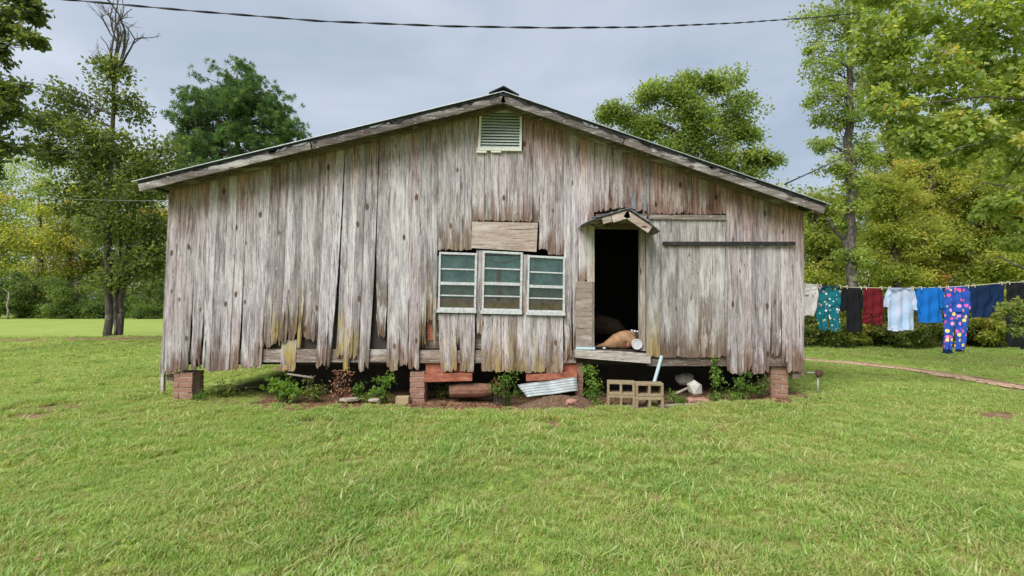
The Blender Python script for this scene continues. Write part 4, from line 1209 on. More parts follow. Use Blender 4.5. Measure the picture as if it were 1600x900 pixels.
# bare pale trunks standing in the wood
for i, (lb, pts) in enumerate([("tall bare pale trunk in the wood left of the twin trunks", [(57, 498, 3), (58, 440, 2.8), (62, 380, 2.4), (64, 345, 1.8), (65, 325, 1.2)]), ("short leaning bare trunk right of the taller pale one", [(76, 498, 2.4), (79, 450, 2), (83, 418, 1.6), (84, 405, .8)]), ("thin crooked white stem at the far left lawn edge", [(12, 498, 1.5), (13, 485, 1.4), (11, 478, 1.2), (14, 465, 1.0), (13, 455, .7)])]):
    Y = 42.5 + .4 * i if i < 2 else 33.0; pm = F / (Y - CAM.y)
    mb = MB(); q = [P(a, b, Y) for a, b, c in pts]; q[0].z = -.1
    mb.tube(q, [c / pm for a, b, c in pts], 8)
    for k in range(3 + (i == 0) * 4):
        j = rnd.randint(1, len(q) - 2); s = q[j].lerp(q[j + 1], rnd.random()); e = s + Vector((rnd.choice((-1, 1)) * rnd.uniform(.3, .9), rnd.uniform(-.4, .4), rnd.uniform(.2, .6)))
        mb.tube([s, s.lerp(e, .5) + Vector((0, 0, .08)), e], [pts[j][2] / pm * .35, pts[j][2] / pm * .25, .01], 5, False)
    mb.build('bare_trunk', M['barkpale'], None, smooth=True, label=lb, cat='dead tree', base=q[0] + Vector((0, 0, .1)))

def mass(name, label, px0, px1, py0, py1, Y, depth, n, size, mat, tint, seed, ztop=None):
    """a far mass of leaves nobody could count"""
    rs = np.random.RandomState(seed)
    pm = F / (Y - CAM.y); cs, rr = [], []
    for k in range(n):
        px = rs.uniform(px0, px1); edge = py0 + 40 * (float(fbm(np.array([px * .02]), np.array([seed]))[0]) - .5) * 2
        py = lerp(edge, py1, rs.rand() ** .9)
        q = P(px, py, Y + rs.uniform(0, depth)); cs.append(np.array(q)); rr.append(rs.uniform(.8, 1.5))
    C, D, N, L, T = foliage(rs, cs, rr, 90, .7, size, tint=tint, ctv=.16)
    leaf_object(name, C, D, N, L, .65, T, M[mat], None, label=label, cat='wood', kind='stuff')
mass('distant_wood', "dense far wood closing the view beyond the left lawn", -300, 560, 258, 494, 42, 8, 1750, .25, 'leafbright', .40, 7)
mass('distant_wood', "dense far wood closing the view behind the clothesline", 1180, 1760, 300, 505, 18, 6, 950, .18, 'leafyellow', .4, 8)

# right side: trees behind the clothesline
T_('tall_tree', "tall vine clad dark trunked tree rising just right of the shed", 'tree', 10.5,
   [[(1333, 530, 9), (1332, 460, 8), (1330, 380, 7.5), (1327, 300, 7), (1325, 220, 6), (1328, 130, 4.5), (1325, 40, 3), (1322, -60, 2)], [(1326, 385, 4), (1306, 362, 3), (1292, 340, 2)]],
   [(1285, 30, 45, 45), (1330, 40, 50, 50), (1290, 95, 42, 40), (1345, 110, 60, 50), (1290, 150, 36, 32), (1340, 175, 60, 40), (1300, 190, 35, 25), (1280, 225, 24, 18), (1330, 235, 55, 30), (1310, 265, 35, 22), (1345, 290, 36, 30), (1325, 340, 28, 36), (1262, 75, 16, 10), (1330, 400, 26, 40), (1300, -40, 60, 40)],
   'leafbright', size=.105, per=90, clump=.5, tint=.45, ctv=.13, seed=41, dens=.6, shell=.4)
BACK = [("tall yellow green tree rising beside the vine clad trunk", 18.0, 1395, 200, [(1400, 235, 45, 40), (1380, 290, 50, 45), (1430, 290, 50, 45), (1400, 340, 60, 40)], 'leafyellow', .42), ("tall green tree rising above the light blue shirt", 19.0, 1480, 170, [(1480, 205, 55, 45), (1450, 250, 55, 45), (1510, 260, 55, 45), (1480, 320, 70, 45)], 'leafyellow', .38), ("tall green tree rising above the navy shirt", 18.5, 1570, 180, [(1570, 210, 55, 45), (1540, 260, 55, 45), (1600, 270, 55, 45), (1570, 330, 70, 45)], 'leafyellow', .4),
        ("yellow green tree touching the right end of the shed", 12.5, 1283, 385, [(1285, 330, 40, 34), (1270, 375, 40, 40), (1310, 400, 40, 40), (1280, 430, 45, 30), (1265, 320, 18, 16)], 'leafyellow', .46), ("bright yellow green tree right of the vine clad trunk", 14.0, 1400, 300, [(1400, 315, 50, 40), (1380, 360, 50, 40), (1430, 370, 50, 40), (1400, 420, 60, 35), (1370, 290, 30, 22)], 'leafyellow', .5),
        ("rust flecked tree above the light blue shirt", 15.5, 1455, 255, [(1440, 270, 50, 36), (1480, 300, 55, 45), (1450, 340, 55, 40), (1490, 390, 55, 40), (1450, 425, 55, 30)], 'leafyellow', .6), ("olive tree above the flowered trousers", 14.5, 1520, 300, [(1520, 290, 50, 40), (1550, 340, 55, 45), (1510, 370, 50, 40), (1540, 420, 60, 35)], 'leafyellow', .46),
        ("green tree at the right edge above the black trousers", 13.0, 1600, 300, [(1590, 300, 45, 45), (1610, 350, 50, 45), (1585, 400, 50, 40), (1640, 420, 60, 40), (1650, 330, 50, 50)], 'leafyellow', .44)]
for i, (lb, Y, px, top, lobes, mt, ti) in enumerate(BACK):
    T_('background_tree', lb, 'tree', Y, [[(px, 545, 6), (px + 3, 470, 5), (px - 2, 400, 4), (px, top + 10, 2)]], lobes, mt, size=.125, per=125, clump=.55, tint=ti, ctv=.11, seed=300 + i, group="trees behind the clothesline", dens=1.1)
HEDGE = ["bush behind the white blouse at the shed corner", "bush behind the black shirt", "bush below the maroon shorts", "bush below the light blue shirt", "bush below the bright blue shirt", "bush beside the flowered trousers", "bush below the navy shirt", "bush behind the black trousers at the right edge"]
for i, lb in enumerate(HEDGE):
    px = 1268 + i * 49
    T_('hedge_bush', "green leafy " + lb, 'bush', 7.4 + .35 * (i % 3), [[(px, 546, 3), (px + 1, 525, 2), (px, 495, 1)]], [(px, 478, 34, 26), (px - 10, 508, 40, 26), (px + 14, 512, 36, 24), (px, 530, 42, 14)], 'leafyellow' if i in (1, 6) else 'leaf', size=.085, per=150, clump=.36, tint=.46 + .06 * math.sin(i * 2.3), ctv=.15, seed=400 + i, group="hedge of bushes behind the clothesline", wr=.5, dens=.55)

# near tree at the right edge, its big leaves filling the corner
def near_twigs(root, rs):
    mb = MB()
    for pts in [[(1760, 250), (1640, 160), (1540, 150), (1460, 160), (1400, 172)], [(1760, 320), (1650, 250), (1570, 215), (1500, 230), (1440, 262)], [(1760, 120), (1640, 60), (1545, 40), (1470, 50), (1400, 60)], [(1700, 420), (1610, 300), (1540, 285), (1480, 320)], [(1690, 440), (1600, 420), (1560, 400), (1530, 418)], [(1690, 250), (1600, 240), (1585, 262), (1560, 290)], [(1560, 150), (1535, 90), (1530, 20)]]:
        q = [P(a, b, 1.3 + rs.uniform(-.5, .5)) for a, b in pts]
        for a, b in zip(q[:-1], q[1:]): pass
        mb.tube(q, [lerp(.026, .004, k / (len(q) - 1)) for k in range(len(q))], 6, False)
    mb.build('branch', M['bark'], root, smooth=True)
T_('near_tree', "near large leaved tree overhanging from the right edge", 'tree', 1.5,
   [[(1790, 640, 22), (1785, 450, 20), (1775, 300, 17), (1760, 150, 13), (1750, -40, 8)]],
   [(1440, 40, 75, 55), (1540, 40, 80, 60), (1620, 60, 70, 70), (1400, 100, 55, 45), (1470, 120, 75, 50), (1560, 140, 75, 60), (1640, 180, 70, 70), (1390, 160, 45, 30), (1450, 195, 70, 40), (1530, 220, 75, 45), (1440, 235, 40, 20), (1610, 265, 60, 50), (1360, 60, 40, 40), (1570, 320, 50, 26), (1600, 370, 45, 25), (1400, -30, 90, 40), (1560, -30, 120, 40)],
   'leafbright', size=.088, per=50, clump=.36, tint=.55, ctv=.12, tvar=.15, seed=51, wr=.85, dens=.5, limbs=False, extra=near_twigs, barkm='bark', depth=1.3, droop=.5)
T_('sapling', "thin leafy sapling sprig in front of the black trousers", 'sapling', -.5, [[(1628, 665, 4), (1620, 580, 3), (1612, 520, 2.2), (1600, 480, 1.5)]], [(1583, 478, 24, 12), (1600, 496, 22, 14), (1566, 486, 14, 7), (1590, 515, 10, 10)], 'leafdark', size=.055, per=26, clump=.13, tint=.85, seed=61, dens=.5, wr=.55, barkm='barkpale')

# ------------------------------------------------------------------ weeds at the foot of the shed
def weed(name, label, cat, px, py, y, lobes, mat, size, per, clump, tint, seed, wr=.6, flat=.8, stems=6):
    rs = np.random.RandomState(seed); pm = F / (y - CAM.y)
    b = P(px, py, y); zg = gz1(b.x, y)
    root = thing(name, (b.x, y, zg), label, cat)
    mb = MB(); cs, rr = [], []
    for (lx, ly, rx, ry) in lobes:
        ce = P(lx, ly, y); a, c = rx / pm, ry / pm
        n = max(3, int(a * c / (clump * clump) * 2.0))
        for k in range(n):
            q = unit(rs.randn(3)) * rs.rand() ** .5
            cs.append(np.array([ce.x + q[0] * a, y - .02 + q[1] * min(.14, a), max(zg + .03, ce.z + q[2] * c)])); rr.append(clump * rs.uniform(.7, 1.2))
    for k in range(min(stems + 4, len(cs))):
        c = Vector(cs[rs.randint(len(cs))]); s = Vector((b.x + rs.randn() * .05, y + rs.randn() * .03, zg - .02))
        mb.tube(bez(s, Vector((s.x, s.y, (s.z + c.z) / 2 + .05)), c, 4), [.006, .005, .004, .003, .002], 5, False)
    mb.build('stem', M['weed'] if mat != 'deadleaf' else M['bark'], root)
    C, D, N, L, T = foliage(rs, cs, rr, per, flat, size, tint=tint, droop=.3)
    leaf_object('leaves', C, D, N, L, wr, T, M[mat], root)
M['weedstem'] = simple('weed_stem', (.12, .18, .05))
weed('broadleaf_weed', "bright green broad leaved weed under the rotten boards", 'weed', 445, 627, -.05, [(445, 608, 28, 14), (430, 600, 14, 8), (460, 603, 16, 12)], 'weed', .085, 14, .10, .55, 1, .75)
weed('small_leaf_weed', "fine leaved dark weed right of the broad leaved one", 'weed', 497, 626, -.03, [(497, 605, 22, 18), (485, 615, 16, 10)], 'leaf', .04, 40, .10, .4, 2, .5)
weed('dead_vine', "dried brown vine hanging beside the yellow board", 'dead vine', 533, 627, -.08, [(531, 585, 12, 12), (534, 605, 15, 16), (540, 618, 14, 8)], 'deadleaf', .045, 34, .09, .45, 3, .5)
weed('leafy_weed', "light green weed left of the yellow brick", 'weed', 600, 626, -.06, [(598, 610, 16, 14), (606, 592, 14, 7), (588, 604, 12, 12), (580, 618, 12, 7)], 'weed', .055, 24, .09, .5, 4, .6)
weed('ferny_weed', "ferny green and rust weed in front of the brown log", 'weed', 790, 624, -.12, [(800, 592, 16, 9), (786, 602, 16, 14), (775, 610, 12, 10), (798, 612, 14, 10)], 'weed', .045, 34, .09, .42, 5, .35)
weed('rusty_weed', "rust brown stalks of withered weed under the window", 'weed', 780, 624, -.06, [(778, 600, 10, 16), (790, 615, 12, 8)], 'deadleaf', .04, 24, .08, .4, 6, .4)
weed('climbing_vine', "bright green vine climbing left of the concrete blocks", 'vine', 924, 628, -.22, [(920, 580, 11, 18), (924, 604, 15, 16), (926, 620, 12, 8)], 'weed', .04, 46, .09, .6, 7, .5)
weed('hanging_vine', "green vine under the sliding door's right end", 'vine', 1118, 620, -.06, [(1119, 572, 9, 14), (1118, 595, 11, 14)], 'weed', .045, 36, .08, .5, 8, .5)
weed('leafy_weed', "low leafy weed right of the hanging vine", 'weed', 1160, 622, -.1, [(1155, 596, 20, 14), (1170, 606, 16, 10), (1140, 612, 22, 7)], 'weed', .045, 36, .09, .4, 9, .45)
weed('small_leaf_weed', "dark weed against the right brick pier", 'weed', 1190, 618, .02, [(1190, 596, 14, 16), (1182, 608, 14, 8)], 'leaf', .04, 40, .09, .35, 10, .5)
weed('creeping_weed', "low creeping green weed beside the curled olive sheet", 'weed', 350, 622, .25, [(350, 606, 20, 10), (375, 612, 16, 7)], 'leaf', .045, 34, .09, .5, 21, .45)
weed('seedling', "small green seedling just left of the middle brick pier", 'weed', 560, 624, -.02, [(562, 608, 10, 12), (556, 616, 10, 7)], 'weed', .05, 22, .07, .45, 22, .5)
weed('shade_weed', "dark leafy weed in the shade behind the brown log", 'weed', 690, 616, .32, [(690, 606, 18, 8), (715, 600, 14, 6)], 'leaf', .05, 26, .08, .4, 23, .5)
weed('ground_ivy', "low green leaves in front of the right concrete blocks end", 'weed', 1052, 630, -.35, [(1052, 622, 12, 7), (1062, 628, 10, 5)], 'weed', .045, 24, .06, .5, 24, .55)
weed('ground_ivy', "low green leaves spreading below the hanging vine", 'weed', 1125, 628, -.3, [(1120, 621, 20, 6), (1145, 624, 16, 5)], 'weed', .045, 26, .07, .45, 25, .5)
weed('grass_clump', "ragged green grass clump at the left brick pier", 'weed', 308, 626, -.02, [(310, 618, 12, 9), (322, 610, 12, 10)], 'weed', .06, 26, .07, .4, 12, .14)

# ------------------------------------------------------------------ things lying about
def block(label, px, py, y, rz, zoff=0.0):
    p = P(px, py, y)
    W, H, Dp, t = .395, .19, .19, .036
    xs = [-W / 2, -W / 2 + t, -t / 2, t / 2, W / 2 - t, W / 2]; zs = [0, t, H - t, H]
    vs = []; fs = []
    for y_ in (-Dp / 2, Dp / 2):
        for z in zs:
            for x in xs: vs.append((x, y_, z))
    I = lambda k, j, i: k * 24 + j * 6 + i
    for k in (0, 1):
        for j in range(3):
            for i in range(5):
                if j == 1 and i in (1, 3): continue
                f = (I(k, j, i), I(k, j, i + 1), I(k, j + 1, i + 1), I(k, j + 1, i)); fs.append(f if k == 0 else f[::-1])
    for i in range(5): fs.append((I(0, 0, i), I(1, 0, i), I(1, 0, i + 1), I(0, 0, i + 1))); fs.append((I(0, 3, i), I(0, 3, i + 1), I(1, 3, i + 1), I(1, 3, i)))
    for j in range(3): fs.append((I(0, j, 0), I(0, j + 1, 0), I(1, j + 1, 0), I(1, j, 0))); fs.append((I(0, j, 5), I(1, j, 5), I(1, j + 1, 5), I(0, j + 1, 5)))
    for i in (1, 3):
        fs += [(I(0, 1, i), I(0, 1, i + 1), I(1, 1, i + 1), I(1, 1, i)), (I(0, 2, i), I(1, 2, i), I(1, 2, i + 1), I(0, 2, i + 1)), (I(0, 1, i), I(1, 1, i), I(1, 2, i), I(0, 2, i)), (I(0, 1, i + 1), I(0, 2, i + 1), I(1, 2, i + 1), I(1, 1, i + 1))]
    me = bpy.data.meshes.new('concrete_block'); me.from_pydata(vs, [], fs)
    bm = bmesh.new(); bm.from_mesh(me); bmesh.ops.recalc_face_normals(bm, faces=bm.faces); bm.to_mesh(me); bm.free()
    me.materials.append(M['block'])
    o = bpy.data.objects.new('concrete_block', me); link(o)
    o.location = (p.x, y, zoff); o.rotation_euler = (0, rnd.uniform(-.012, .012), rz)
    b = o.modifiers.new('bevel', 'BEVEL'); b.width = .006; b.segments = 2; b.limit_method = 'ANGLE'
    props(o, label, 'concrete block', "concrete blocks stacked as a step below the doorway")
zb = gz1(P(970, 620, -.5).x, -.5)
block("tan hollow concrete block, lower left of the stack of four", 970, 628, -.45, R(-9), zb - .01)
block("tan hollow concrete block, lower right of the stack of four", 1013, 628, -.56, R(-2), zb - .02)
block("tan hollow concrete block, upper left of the stack of four", 970, 605, -.44, R(-11), zb + .183)
block("tan hollow concrete block, upper right of the stack of four", 1013, 605, -.50, R(-4), zb + .173)

# corrugated sheet leaning on the rubble
a, b_, c, d = P(808, 601, -.16), P(901, 589, -.10), P(903, 611, -.20), P(824, 621, -.26)
rows = []
for k in range(19):
    v = k / 18; row = []
    for i in range(13):
        u = i / 12; p = a.lerp(b_, u).lerp(d.lerp(c, u), v); off = .010 * math.cos(k * math.pi * .5 * 1.2)
        row.append((p.x, p.y - off, p.z + (.004 * math.sin(u * 9))))
    rows.append(row)
mb = MB(); mb.grid(rows); o = mb.build('corrugated_sheet', simple('dull_grey_zinc', (.33, .36, .365), .6, .1, .35, 7), None, smooth=True, label="grey corrugated metal sheet leaning under the red ledge", cat="metal sheet", base=d)
sd = o.modifiers.new('solid', 'SOLIDIFY'); sd.thickness = .003

def rock(name, label, cat, c, size, mat, seed, jag=.18, n=2, kind=None):
    rs = np.random.RandomState(seed)
    bm = bmesh.new(); bmesh.ops.create_icosphere(bm, subdivisions=n, radius=1.0)
    for v in bm.verts:
        q = v.co.copy(); k = max(abs(q.x), abs(q.y), abs(q.z)); q = q.lerp(q / k * .86, .65)
        q *= 1 + rs.uniform(-jag, jag) * .5
        v.co = Vector((q.x * size[0], q.y * size[1], q.z * size[2]))
    me = bpy.data.meshes.new(name); bm.to_mesh(me); bm.free(); me.materials.append(M[mat])
    o = bpy.data.objects.new(name, me); link(o); o.location = c; o.rotation_euler = (0, 0, rs.uniform(-.4, .4))
    return props(o, label, cat, None, kind)
# dirt mound with brick bits
def mound():
    rs = np.random.RandomState(9); c = P(868, 628, -.28); rows = []
    for j in range(18):
        row = []
        for i in range(40):
            u = i / 39 * 2 - 1; v = j / 17 * 2 - 1
            x = c.x + u * .62; y = -.28 + v * .26
            h = max(0, 1 - u * u - v * v) ** .8 * (.20 + .08 * u) * (0.7 + .6 * float(fbm(np.array([x]), np.array([y]), 6, 4)[0]))
            row.append((x, y, gz1(x, y) - .035 + h))
        rows.append(row)
    b = NB('crumbly_soil'); p = b.pos(); n = b.noise(p, 30, 6, .75); n2 = b.noise(p, 90, 3, .7)
    cc = b.ramp(n, [(.32, (.07, .04, .025)), (.5, (.19, .115, .07)), (.66, (.30, .20, .14)), (.74, (.46, .36, .28))])
    b.bump(b.math('ADD', n, n2), 1.0, .03)
    mb = MB(); mb.grid(rows); mb.build('dirt_mound', b.done(cc, .95), None, label="heap of crumbled dirt and brick before the corrugated sheet", cat="dirt heap", kind='stuff')
mound()
q = P(629, 622, -.08); mb = MB(); mb.box((q.x - .10, -.12, gz1(q.x, -.08) - .05), (q.x + .10, -.02, gz1(q.x, -.08) + .085)); mb.build('yellow_brick', M['yellowbrick'], None, bevel=.008, label="pale yellow brick lying left of the middle brick pier", cat='brick', base=(q.x, -.08, 0))
rock('flat_stone', "flat tan stone lying below the dried vine", 'stone', P(545, 624, -.18), (.16, .08, .035), 'debris', 4)
rock('flat_stone', "small flat tan stone left of the yellow brick", 'stone', P(585, 625, -.16), (.10, .06, .03), 'debris', 14)
rock('broken_concrete', "white broken concrete lump right of the concrete blocks", 'rubble', P(1085, 607, -.18), (.13, .10, .13), 'stone', 6, .45, 1)
rock('brick_chunk', "broken brick chunk at the foot of the dirt heap", 'rubble', P(893, 628, -.42), (.10, .07, .05), 'brick', 7, .3)
rock('grey_stone', "dim grey stone in the dark under the sliding door", 'stone', P(1070, 592, .5), (.16, .12, .10), 'stone', 8, .25)
for i, (x0, y0, x1, y1, lb) in enumerate([(1044, 620, 1075, 606, "pale splintered stick leaning on the white concrete lump"), (1030, 634, 1070, 632, "flat pale plank scrap in front of the concrete blocks"), (1066, 632, 1112, 630, "long pale plank scrap below the white concrete lump")]):
    p, q = G(x0, y0, .05 if i else .1), G(x1, y1, .05 if i else .22)
    mb = MB(); mb.beam(p, q, .06 if i else .04, .018); mb.build('wood_scrap', M['debris'], None, label=lb, cat='scrap', base=p)
rock('earth_clod', "reddish clod of earth below the white concrete lump", 'dirt clod', G(1092, 626, .05), (.18, .12, .05), 'brick', 12, .3)
# brown log slab
p, q = P(703, 611, .08), P(768, 609, .08)
mb = MB(); mb.tube([p, p.lerp(q, .3) + Vector((0, 0, .01)), p.lerp(q, .7), q], [.10, .115, .11, .09], 12); mb.build('log', simple('rotten_red_brown_log', (.20, .10, .065), .9, 0, .4, 10, .8), None, smooth=False, label="rotten reddish brown log lying under the window boards", cat='log', base=p)
# curved olive sheet on the ground under the left end
rows = []
for j in range(5):
    row = []
    for i in range(13):
        u = i / 12; v = j / 4
        p = G(326 + 92 * u, 619 - 4 * u - 6 * math.sin(u * 3.14) * .6, .0); 
        row.append((p.x, p.y + .1 + v * .5, .03 + .02 * math.sin(u * math.pi) * (.4 + v) + .05 * u))
    rows.append(row)
mb = MB(); mb.grid(rows); o = mb.build('curled_sheet', M['sheetmetal'], None, smooth=True, label="curled olive sheet lying right of the left brick pier", cat='sheet', base=rows[0][0]); o.modifiers.new('s', 'SOLIDIFY').thickness = .012
# pale blue pipe
mb = MB(); mb.tube([P(1034, 556, -.10), P(1022, 598, -.16)], .026, 12); mb.build('pipe', M['pipe'], None, smooth=False, label="pale blue pipe slanting down behind the concrete blocks", cat='pipe', base=P(1022, 598, -.16))
# stick lying under the yellow board
mb = MB(); mb.beam(P(449, 584, -.1), P(490, 590, -.12), .03, .02); mb.build('wood_strip', M['trim'], None, label="thin wood strip under the yellow lichen board", cat='scrap', base=P(449, 584, -.1))

# rusty standpipe at the right corner
b0 = G(1278, 617, .04); Yp = b0.y
root = thing('water_standpipe', (b0.x, Yp, gz1(b0.x, Yp)), "rusty tap head on a thin steel pipe right of the shed", 'standpipe')
tp = P(1278, 590, Yp); hd = P(1279, 583, Yp)
mb = MB(); mb.tube([(b0.x, Yp, -.05), tp], .014, 8); mb.build('pipe', M['steelrod'], root, smooth=True)
mb = MB(); mb.lathe((hd.x, Yp - .05, hd.z), [(.03, 0), (.058, .01), (.062, .04), (.05, .07), (.03, .09)], 9, 'y'); mb.build('valve', M['rust'], root)
mb = MB(); mb.tube([tp, hd], [.022, .03], 8); mb.build('neck', M['rust'], root)
mb = MB(); mb.tube([hd, P(1260, 582, Yp)], [.014, .011], 8); mb.build('handle', M['steelrod'], root, smooth=True)
mb = MB(); q = G(1507, 582, 0.05); mb.tube([(q.x, q.y, -.02), (q.x, q.y, .12)], .012, 8); mb.build('marker_peg', M['whiteplastic'], None, label="short white peg standing in the right lawn", cat='peg', base=(q.x, q.y, 0))

# inside the doorway
fl = ZF
mb = MB(); rs = np.random.RandomState(4)
pts, rad = [], []
for px, r in [(926, .012), (934, .022), (943, .04), (952, .075), (961, .115), (970, .135), (979, .14), (986, .125), (991, .10)]:
    p = P(px, 535, .16); pts.append(Vector((p.x, .16, fl + r * .95))); rad.append(r)
mb.tube(pts, rad, 18)
nv = np.array(mb.v); dn = (fbm(nv[:, 0] * 1.0 + nv[:, 1] * .6, nv[:, 2] * 1.0, 13.0, 3) - .5)
mb.v = [(x + d_ * .03, y + d_ * .05, fl + .004 + max(0, (z - fl) + d_ * .05)) for (x, y, z), d_ in zip(mb.v, dn)]
bag = mb.build('tan_bundle', M['tan'], None, smooth=True, label="crumpled tan bundle tapering to the left on the doorway floor", cat='bundle', base=(pts[4].x, .16, fl))
mb = MB(); mb.tube([P(973.5, 545, .012), P(972.5, 538, .012), P(979, 532, .016), P(986, 529, .03)], .005, 6); mb.build('strap', M['iron'], bag, smooth=True)
mb = MB(); mb.lathe((P(982, 539, .01).x, .012, P(982, 539, .01).z), [(.0, -.006), (.032, -.003), (.036, .006), (.02, .02)], 9, 'y'); mb.build('red_patch', M['red'], bag, smooth=True)
mb = MB(); mb.tube([P(982, 521, .10), P(989, 519, .09), P(991, 527, .08)], [.012, .03, .012], 7); mb.build('flap', M['tan'], bag, smooth=True)
p = P(995, 537.5, -.05)
mb = MB(); mb.lathe((p.x, -.06, fl + .086), [(.0, -.012), (.062, -.010), (.066, -.016), (.080, -.016), (.083, .0), (.078, .02), (.068, .10)], 26, 'y'); mb.build('bucket', M['whiteplastic'], None, smooth=False, label="round white plastic bucket lying on its side at the right door jamb", cat='bucket', base=(p.x, -.06, fl))
mb = MB(); q = P(995, 522, .22); mb.box((q.x - .06, .20, fl + .004), (q.x + .075, .34, fl + .26)); mb.build('dark_box', M['darkbox'], None, bevel=.006, label="dark box standing behind the white lid in the doorway", cat='box', base=(q.x, .27, fl))
b = NB('black_white_check'); ck = b.n('ShaderNodeTexChecker', {'Vector': b.obj(), 'Color1': (.75, .76, .76, 1), 'Color2': (.02, .02, .02, 1), 'Scale': 22.0}); mt = b.done(ck.outputs[0], .8)
mb = MB(); rows = []
for j in range(6):
    rows.append([(q.x - .10 + i * .022, .20 + j * .022, fl + .265 + .03 * math.sin(i * 1.3 + j) * .6 + .02 * (j % 2) - .004 * i) for i in range(9)])
mb.grid(rows); o = mb.build('checked_cloth', mt, None, smooth=True, label="black and white checked cloth on the dark box", cat='cloth', base=(q.x, .25, fl + .262)); o.modifiers.new('s', 'SOLIDIFY').thickness = .006
rock('white_scrap', "small white scrap left of the tan bundle", 'scrap', Vector((P(944, 541, .0).x, .0, fl + .022)), (.028, .02, .022), 'whiteplastic', 15, .3, 1)
mb = MB(); q = P(946, 505, 1.2)
mb.tube([Vector((q.x - .35, 1.2, fl + .2)), Vector((q.x - .1, 1.2, fl + .32)), Vector((q.x + .15, 1.2, fl + .26)), Vector((q.x + .4, 1.25, fl + .1))], [.14, .22, .18, .08], 12); mb.v = [(x, y, max(fl + .004, z)) for x, y, z in mb.v]
mb.build('brown_heap', simple('dim_brown_cloth', (.045, .026, .016), .9, 0, .5, 9, .6), None, smooth=True, label="dim brown heap deep inside the dark doorway", cat='heap', base=(q.x, 1.2, fl))

# ------------------------------------------------------------------ clothesline
YC = .75
LINE = [(1240, 442), (1256, 443.5), (1280, 446), (1313, 448), (1347, 449.5), (1380, 450), (1432, 450), (1474, 449), (1515, 446.5), (1545, 444), (1570, 442), (1600, 440.5), (1660, 437), (1790, 431)]
def line_py(px):
    for (a, b), (c, d) in zip(LINE[:-1], LINE[1:]):
        if a <= px <= c: return b + (d - b) * (px - a) / (c - a)
    return 445
mb = MB(); lp = [P(a, b, YC) for a, b in LINE]; lp = [Vector((XR + .012, YC, lp[0].z + .01))] + [q for q in lp if q.x > XR + .05]
mb.tube(lp, .0055, 6); mb.build('clothesline', M['cord'], None, smooth=True, label="pale cord strung from the shed corner carrying laundry", cat='clothesline', base=lp[0])

def cloth_mat(name, col, kind=None):
    b = NB(name); v = b.obj()
    f = b.noise(v, 60, 4, .6)
    c = b.ramp(f, [(.3, tuple(x * .82 for x in col)), (.7, tuple(min(1, x * 1.12) for x in col))])
    if kind == 'teal_print':
        vo = b.n('ShaderNodeTexVoronoi', {'Vector': v, 'Scale': 17.0}); pk = b.n('ShaderNodeSeparateColor', {0: vo.outputs['Color']}).outputs
        dots = b.ramp(vo.outputs['Distance'], [(.30, 1.0), (.36, 0.0)], 'LINEAR')
        pc = b.ramp(pk[0], [(.0, (.62, .72, .78)), (.28, (.70, .30, .34)), (.5, (.55, .52, .12)), (.7, (.05, .16, .22)), (.85, (.75, .78, .78))], 'CONSTANT')
        c = b.mix(dots, c, pc)
    if kind == 'flower_print':
        vo = b.n('ShaderNodeTexVoronoi', {'Vector': v, 'Scale': 11.5, 'Randomness': .8}); pk = b.n('ShaderNodeSeparateColor', {0: vo.outputs['Color']}).outputs
        pc = b.ramp(pk[1], [(.0, (.72, .10, .38)), (.36, (.80, .46, .07)), (.68, (.72, .26, .52)), (.85, (.80, .62, .20))], 'CONSTANT')
        wob = b.math('ADD', vo.outputs['Distance'], b.math('MULTIPLY', b.math('SUBTRACT', b.noise(v, 45, 2), .5), .18))
        c = b.mix(b.ramp(wob, [(.36, 1.0), (.40, 0.0)]), c, pc)
        c = b.mix(b.ramp(wob, [(.10, 1.0), (.13, 0.0)]), c, (.85, .70, .25))
    if kind == 'faded_print':
        m = b.ramp(b.noise(b.map(v, (9, 9, 4)), 1.0, 4, .6), [(.45, 0.0), (.6, .7)])
        c = b.mix(m, c, (.55, .50, .60))
    b.bump(f, .1, .002)
    b.done(c, .9)
    b.b.inputs['Specular IOR Level'].default_value = .1
    tl = b.n('ShaderNodeBsdfTranslucent', {'Color': c}); ms = b.n('ShaderNodeMixShader', {0: .1, 1: b.b.outputs[0], 2: tl.outputs[0]})
    b.t.links.new(ms.outputs[0], b.out.inputs[0])
    return b.m

